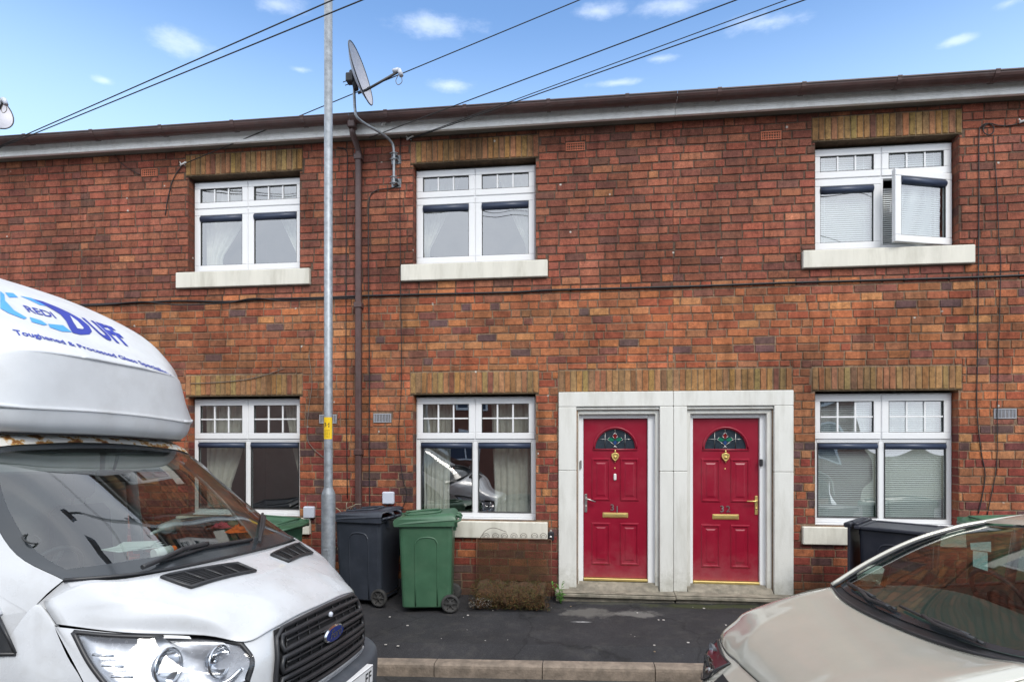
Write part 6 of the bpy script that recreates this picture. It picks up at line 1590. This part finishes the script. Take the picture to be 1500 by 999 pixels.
mb = MB(); mb.patch([[(-.995,0,1.010),(-.995,.25,1.013),(-1.005,.46,1.024),(-1.025,.58,1.038),(-1.06,.70,1.058)],[(-1.045,0,1.036),(-1.05,.25,1.040),(-1.06,.45,1.047),(-1.075,.58,1.056),(-1.09,.69,1.070)]], 2, 4, mirror=True)
mb.tube(sp3([(-1.05,.72,1.066),(-1.012,.58,1.046),(-.985,.40,1.034),(-.975,.2,1.024),(-.975,0,1.022),(-.975,-.2,1.024),(-.985,-.40,1.034),(-1.012,-.58,1.046),(-1.05,-.72,1.066)], 5), .009, 6); cb(mb, 'scuttle', M['trim'])
mb = MB(); mb.patch([[(-1.88,0,1.460),(-1.88,.25,1.454),(-1.89,.40,1.446),(-1.91,.50,1.438),(-1.93,.61,1.432)],[(-1.97,0,1.490),(-1.97,.25,1.485),(-1.98,.40,1.478),(-1.98,.51,1.468),(-1.98,.615,1.445)],
 [(-2.4,0,1.535),(-2.4,.25,1.53),(-2.4,.42,1.52),(-2.4,.53,1.50),(-2.4,.61,1.468)],[(-3.1,0,1.50),(-3.1,.25,1.50),(-3.1,.42,1.49),(-3.1,.53,1.47),(-3.1,.61,1.43)],[(-3.4,0,1.40),(-3.4,.25,1.40),(-3.4,.42,1.39),(-3.4,.53,1.36),(-3.4,.62,1.30)]], 4, 4, mirror=True); cb(mb, 'roof', M['carpaint'])
mb = MB(); mb.patch([[(-3.42,0,1.38),(-3.42,.35,1.37),(-3.42,.62,1.29)],[(-3.62,0,1.05),(-3.6,.4,1.05),(-3.52,.75,1.03)]], 3, 3, mirror=True); cb(mb, 'rear_glass', M['screen'])
mb = MB(); mb.patch([[(-3.62,0,1.04),(-3.6,.4,1.04),(-3.52,.77,1.02)],[(-3.75,0,.8),(-3.72,.45,.8),(-3.55,.82,.8)],[(-3.78,0,.45),(-3.75,.45,.45),(-3.55,.82,.45)],[(-3.72,0,.25),(-3.7,.45,.25),(-3.5,.80,.25)]], 3, 3, mirror=True); cb(mb, 'tailgate', M['carpaint'])
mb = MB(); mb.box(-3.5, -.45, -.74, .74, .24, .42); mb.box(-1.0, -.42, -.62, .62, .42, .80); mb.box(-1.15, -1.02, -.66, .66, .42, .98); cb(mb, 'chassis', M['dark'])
M['cardash'] = pbr('green_grey_dash', (.085, .10, .095), .6, var=.1)
mb = MB(); mb.patch([[(-1.07, y*.66, 1.035) for y in (-1, -.5, 0, .5, 1)], [(-1.35, y*.70, 1.05) for y in (-1, -.5, 0, .5, 1)], [(-1.62, y*.74, 1.04+.03*(y == -.5)) for y in (-1, -.5, 0, .5, 1)], [(-1.72, y*.76, .95) for y in (-1, -.5, 0, .5, 1)], [(-1.70, y*.76, .5) for y in (-1, -.5, 0, .5, 1)]], 4, 4); cb(mb, 'dashboard', M['cardash'])
mb = MB(); T = Matrix.Translation((-1.80, -.36, 1.03)) @ Matrix.Rotation(math.radians(-65), 4, 'Y'); mb.tube([T @ Vector((.185*math.cos(k*PI/16), .185*math.sin(k*PI/16), 0)) for k in range(32)], .014, 8, close=True); mb.tube([T @ Vector((0, -.18, 0)), T @ Vector((0, .18, 0))], .02, 6); mb.lathe([(0, .02), (.06, .015), (.07, -.02)], 16, T); cb(mb, 'steering_wheel', M['trim'])
for y in (-.36, .36):
    mb = MB(); mb.box(-2.45, -1.95, y-.24, y+.24, .55, .72, 0, .05); mb.box(-2.60, -2.44, y-.23, y+.23, .65, 1.22, 0, .06); mb.box(-2.63, -2.52, y-.12, y+.12, 1.26, 1.42, 0, .045); cb(mb, 'seat', pbr('grey_seat', (.08, .085, .09), .9))
mb = MB(); mb.box(-1.83, -1.80, -.11, .11, 1.29, 1.36, 0, .012); mb.tube([(-1.81, 0, 1.35), (-1.83, 0, 1.42)], .012, 6); cb(mb, 'interior_mirror', M['trim'])
def on_cw(x, y, off=.012):
    h, n = rcast(cwt, (x, y, 4), (0, 0, -1)); return (h+Vector((off*.5, 0, off*.86))) if h else None
def cpix(px, py, off=.012):
    o, d = cray(px, py); h, n = rcast(cwt, o, d); return (h+Vector((off*.5, 0, off*.86))) if h else None
for arm, blade, lab in (([(-1.00, .50), (-1.035, .30), (-1.07, .10)], [(-1.05, .60), (-1.06, .40), (-1.07, .15), (-1.085, -.10)], 1), ([(-1.00, -.12), (-1.05, -.30), (-1.085, -.46)], [(-1.06, -.10), (-1.075, -.30), (-1.10, -.60)], 2)):
    mb = MB(); f = lambda p, off: on_cw(min(p[0], -1.05), p[1], off)
    mb.tube(safe([f(p, .035) for p in sx(arm, 4)]), .010, 6); mb.tube(safe([f(p, .018) for p in sx(blade, 5)]), .008, 6); mb.tube(safe([f(p, .028) for p in sx(blade[1:3], 4)]), .011, 6); cb(mb, 'wiper', M['trim'], cws)
# papers in the screen
for (quad, mt, lab) in (([(1420, 793), (1450, 791), (1450, 806), (1421, 803)], 'plate', 'printed white permit slip stuck inside the top of the car windscreen'), ([(1424, 804), (1445, 807), (1445, 834), (1424, 827)], 'plate', 'creased white sheet hanging below the permit slip in the car windscreen')):
    ps = safe([cpix(q[0], q[1], -.008) for q in quad]); mb = MB(); mb.add(ps+[q+Vector((-.002, 0, -.002)) for q in ps], [(0,1,2,3), (7,6,5,4), (0,4,5,1), (1,5,6,2), (2,6,7,3), (3,7,4,0)])
    tag(mb.build('paper', pbr('permit_paper', (.50, .56, .55), .7, var=.35, vscale=90), None, M=CM), lab, 'paper')

# ================================================================== LIGHT, SKY, CAMERA
w = bpy.data.worlds.new('World'); SC.world = w; w.use_nodes = True; nt = w.node_tree; nt.nodes.clear(); L = nt.links.new
out = N(nt, 'ShaderNodeOutputWorld'); bgd = N(nt, 'ShaderNodeBackground'); bgd.inputs[1].default_value = .15; L(bgd.outputs[0], out.inputs[0])
SEL, SAZ = math.radians(46), math.radians(152)     # sun high, behind the camera and a little to the left
sky = N(nt, 'ShaderNodeTexSky', sky_type='NISHITA'); sky.sun_disc = False; sky.sun_elevation = SEL; sky.sun_rotation = SAZ; sky.air_density = 1.0; sky.dust_density = .6; sky.ozone_density = 1.6
tc = N(nt, 'ShaderNodeTexCoord'); sep = N(nt, 'ShaderNodeSeparateXYZ'); L(tc.outputs['Generated'], sep.inputs[0])
# thin haze low down, a few small fair-weather clouds to the north, broken white overcast overhead and behind
mp = N(nt, 'ShaderNodeMapping'); mp.inputs['Scale'].default_value = (1, 1, 2.4); L(tc.outputs['Generated'], mp.inputs[0])
cn = N(nt, 'ShaderNodeTexNoise', i_Scale=11.0, i_Detail=9.0, i_Roughness=.66); L(mp.outputs[0], cn.inputs[0])
cn2 = N(nt, 'ShaderNodeTexNoise', i_Scale=2.4, i_Detail=6.0, i_Roughness=.55); L(tc.outputs['Generated'], cn2.inputs[0])
acc = None
for (px, py, rx, ry) in ((262, 62, 75, 20), (625, 37, 75, 20), (662, 126, 32, 13), (405, 6, 70, 18), (1120, 34, 65, 18), (990, 10, 50, 16), (872, 17, 38, 14), (968, 86, 24, 9), (905, 122, 34, 7), (1480, 4, 45, 10), (440, 102, 30, 7), (1400, 60, 60, 8), (150, 118, 60, 8), (-150, 60, 90, 25), (1700, 90, 120, 30)):
    dv = ray(px, py).normalized()
    sb = N(nt, 'ShaderNodeVectorMath', operation='SUBTRACT'); L(tc.outputs['Generated'], sb.inputs[0]); sb.inputs[1].default_value = dv
    sc_ = N(nt, 'ShaderNodeVectorMath', operation='MULTIPLY'); L(sb.outputs[0], sc_.inputs[0]); sc_.inputs[1].default_value = (CF/rx*.85, CF/ry*.8, CF/ry*1.5)
    ln_ = N(nt, 'ShaderNodeVectorMath', operation='LENGTH'); L(sc_.outputs[0], ln_.inputs[0])
    if acc is None: acc = ln_.outputs['Value']
    else:
        mn = N(nt, 'ShaderNodeMath', operation='MINIMUM'); L(acc, mn.inputs[0]); L(ln_.outputs['Value'], mn.inputs[1]); acc = mn.outputs[0]
q1 = N(nt, 'ShaderNodeMath', operation='MULTIPLY_ADD'); L(cn.outputs[0], q1.inputs[0]); q1.inputs[1].default_value = -2.6; L(acc, q1.inputs[2])
small = N(nt, 'ShaderNodeMapRange', interpolation_type='SMOOTHSTEP'); small.inputs[1].default_value = -.35; small.inputs[2].default_value = -1.5; small.inputs[3].default_value = 0; small.inputs[4].default_value = .36; L(q1.outputs[0], small.inputs[0])
# overcast factor : grows towards the zenith and the south
a1 = N(nt, 'ShaderNodeMath', operation='MULTIPLY_ADD'); L(sep.outputs['Y'], a1.inputs[0]); a1.inputs[1].default_value = -1.5; a1.inputs[2].default_value = -.1
az = N(nt, 'ShaderNodeMath', operation='MULTIPLY_ADD'); L(sep.outputs['Z'], az.inputs[0]); az.inputs[1].default_value = 2.6; L(a1.outputs[0], az.inputs[2])
a2 = N(nt, 'ShaderNodeMath', operation='MULTIPLY_ADD'); L(cn2.outputs[0], a2.inputs[0]); a2.inputs[1].default_value = .5; L(az.outputs[0], a2.inputs[2])
a3 = N(nt, 'ShaderNodeMapRange', interpolation_type='SMOOTHSTEP'); L(a2.outputs[0], a3.inputs[0]); a3.inputs[1].default_value = .72; a3.inputs[2].default_value = 1.35; a3.inputs[3].default_value = 0; a3.inputs[4].default_value = .95
mxf = N(nt, 'ShaderNodeMath', operation='MAXIMUM'); L(small.outputs[0], mxf.inputs[0]); L(a3.outputs[0], mxf.inputs[1])
cr_ = ramp(nt, [(.3, (4.5, 5.0, 5.8)), (.7, (7.4, 7.65, 8.1))]); L(cn2.outputs[0], cr_.inputs[0])
sat = N(nt, 'ShaderNodeHueSaturation'); sat.inputs['Saturation'].default_value = 1.12; sat.inputs['Value'].default_value = 1.22; L(sky.outputs[0], sat.inputs['Color'])
hz = N(nt, 'ShaderNodeMapRange', interpolation_type='SMOOTHSTEP'); L(sep.outputs['Z'], hz.inputs[0]); hz.inputs[1].default_value = .60; hz.inputs[2].default_value = .30; hz.inputs[3].default_value = .0; hz.inputs[4].default_value = .85
m0 = N(nt, 'ShaderNodeMix', data_type='RGBA'); L(hz.outputs[0], m0.inputs[0]); L(sat.outputs[0], m0.inputs[6]); m0.inputs[7].default_value = (3.0, 4.3, 6.0, 1)
mx = N(nt, 'ShaderNodeMix', data_type='RGBA'); L(mxf.outputs[0], mx.inputs[0])
L(m0.outputs[2], mx.inputs[6]); L(cr_.outputs[0], mx.inputs[7]); L(mx.outputs[2], bgd.inputs[0])
sd = bpy.data.lights.new('sun', 'SUN'); sd.energy = 1.5; sd.angle = math.radians(22); sd.color = (1, .955, .89)
so = bpy.data.objects.new('sun', sd); COL.objects.link(so)
sdir = Vector((math.sin(SAZ)*math.cos(SEL), math.cos(SAZ)*math.cos(SEL), math.sin(SEL)))
so.rotation_euler = sdir.to_track_quat('Z', 'Y').to_euler(); so.location = sdir*50
cd_ = bpy.data.cameras.new('camera'); co = bpy.data.objects.new('camera', cd_); COL.objects.link(co); SC.camera = co
co.location = CAM; co.rotation_euler = (PI/2, 0, CTH); cd_.sensor_width = 36; cd_.lens = CF*36/1500; cd_.shift_y = (CY0-499.5)/1500; cd_.clip_start = .05; cd_.clip_end = 2000
vs_ = SC.view_settings; vs_.view_transform = 'Standard'; vs_.look = 'None'; vs_.gamma = 1; vs_.exposure = .72; vs_.use_curve_mapping = False
SC.cycles.max_bounces = 8; SC.cycles.transparent_max_bounces = 16; SC.cycles.use_denoising = True
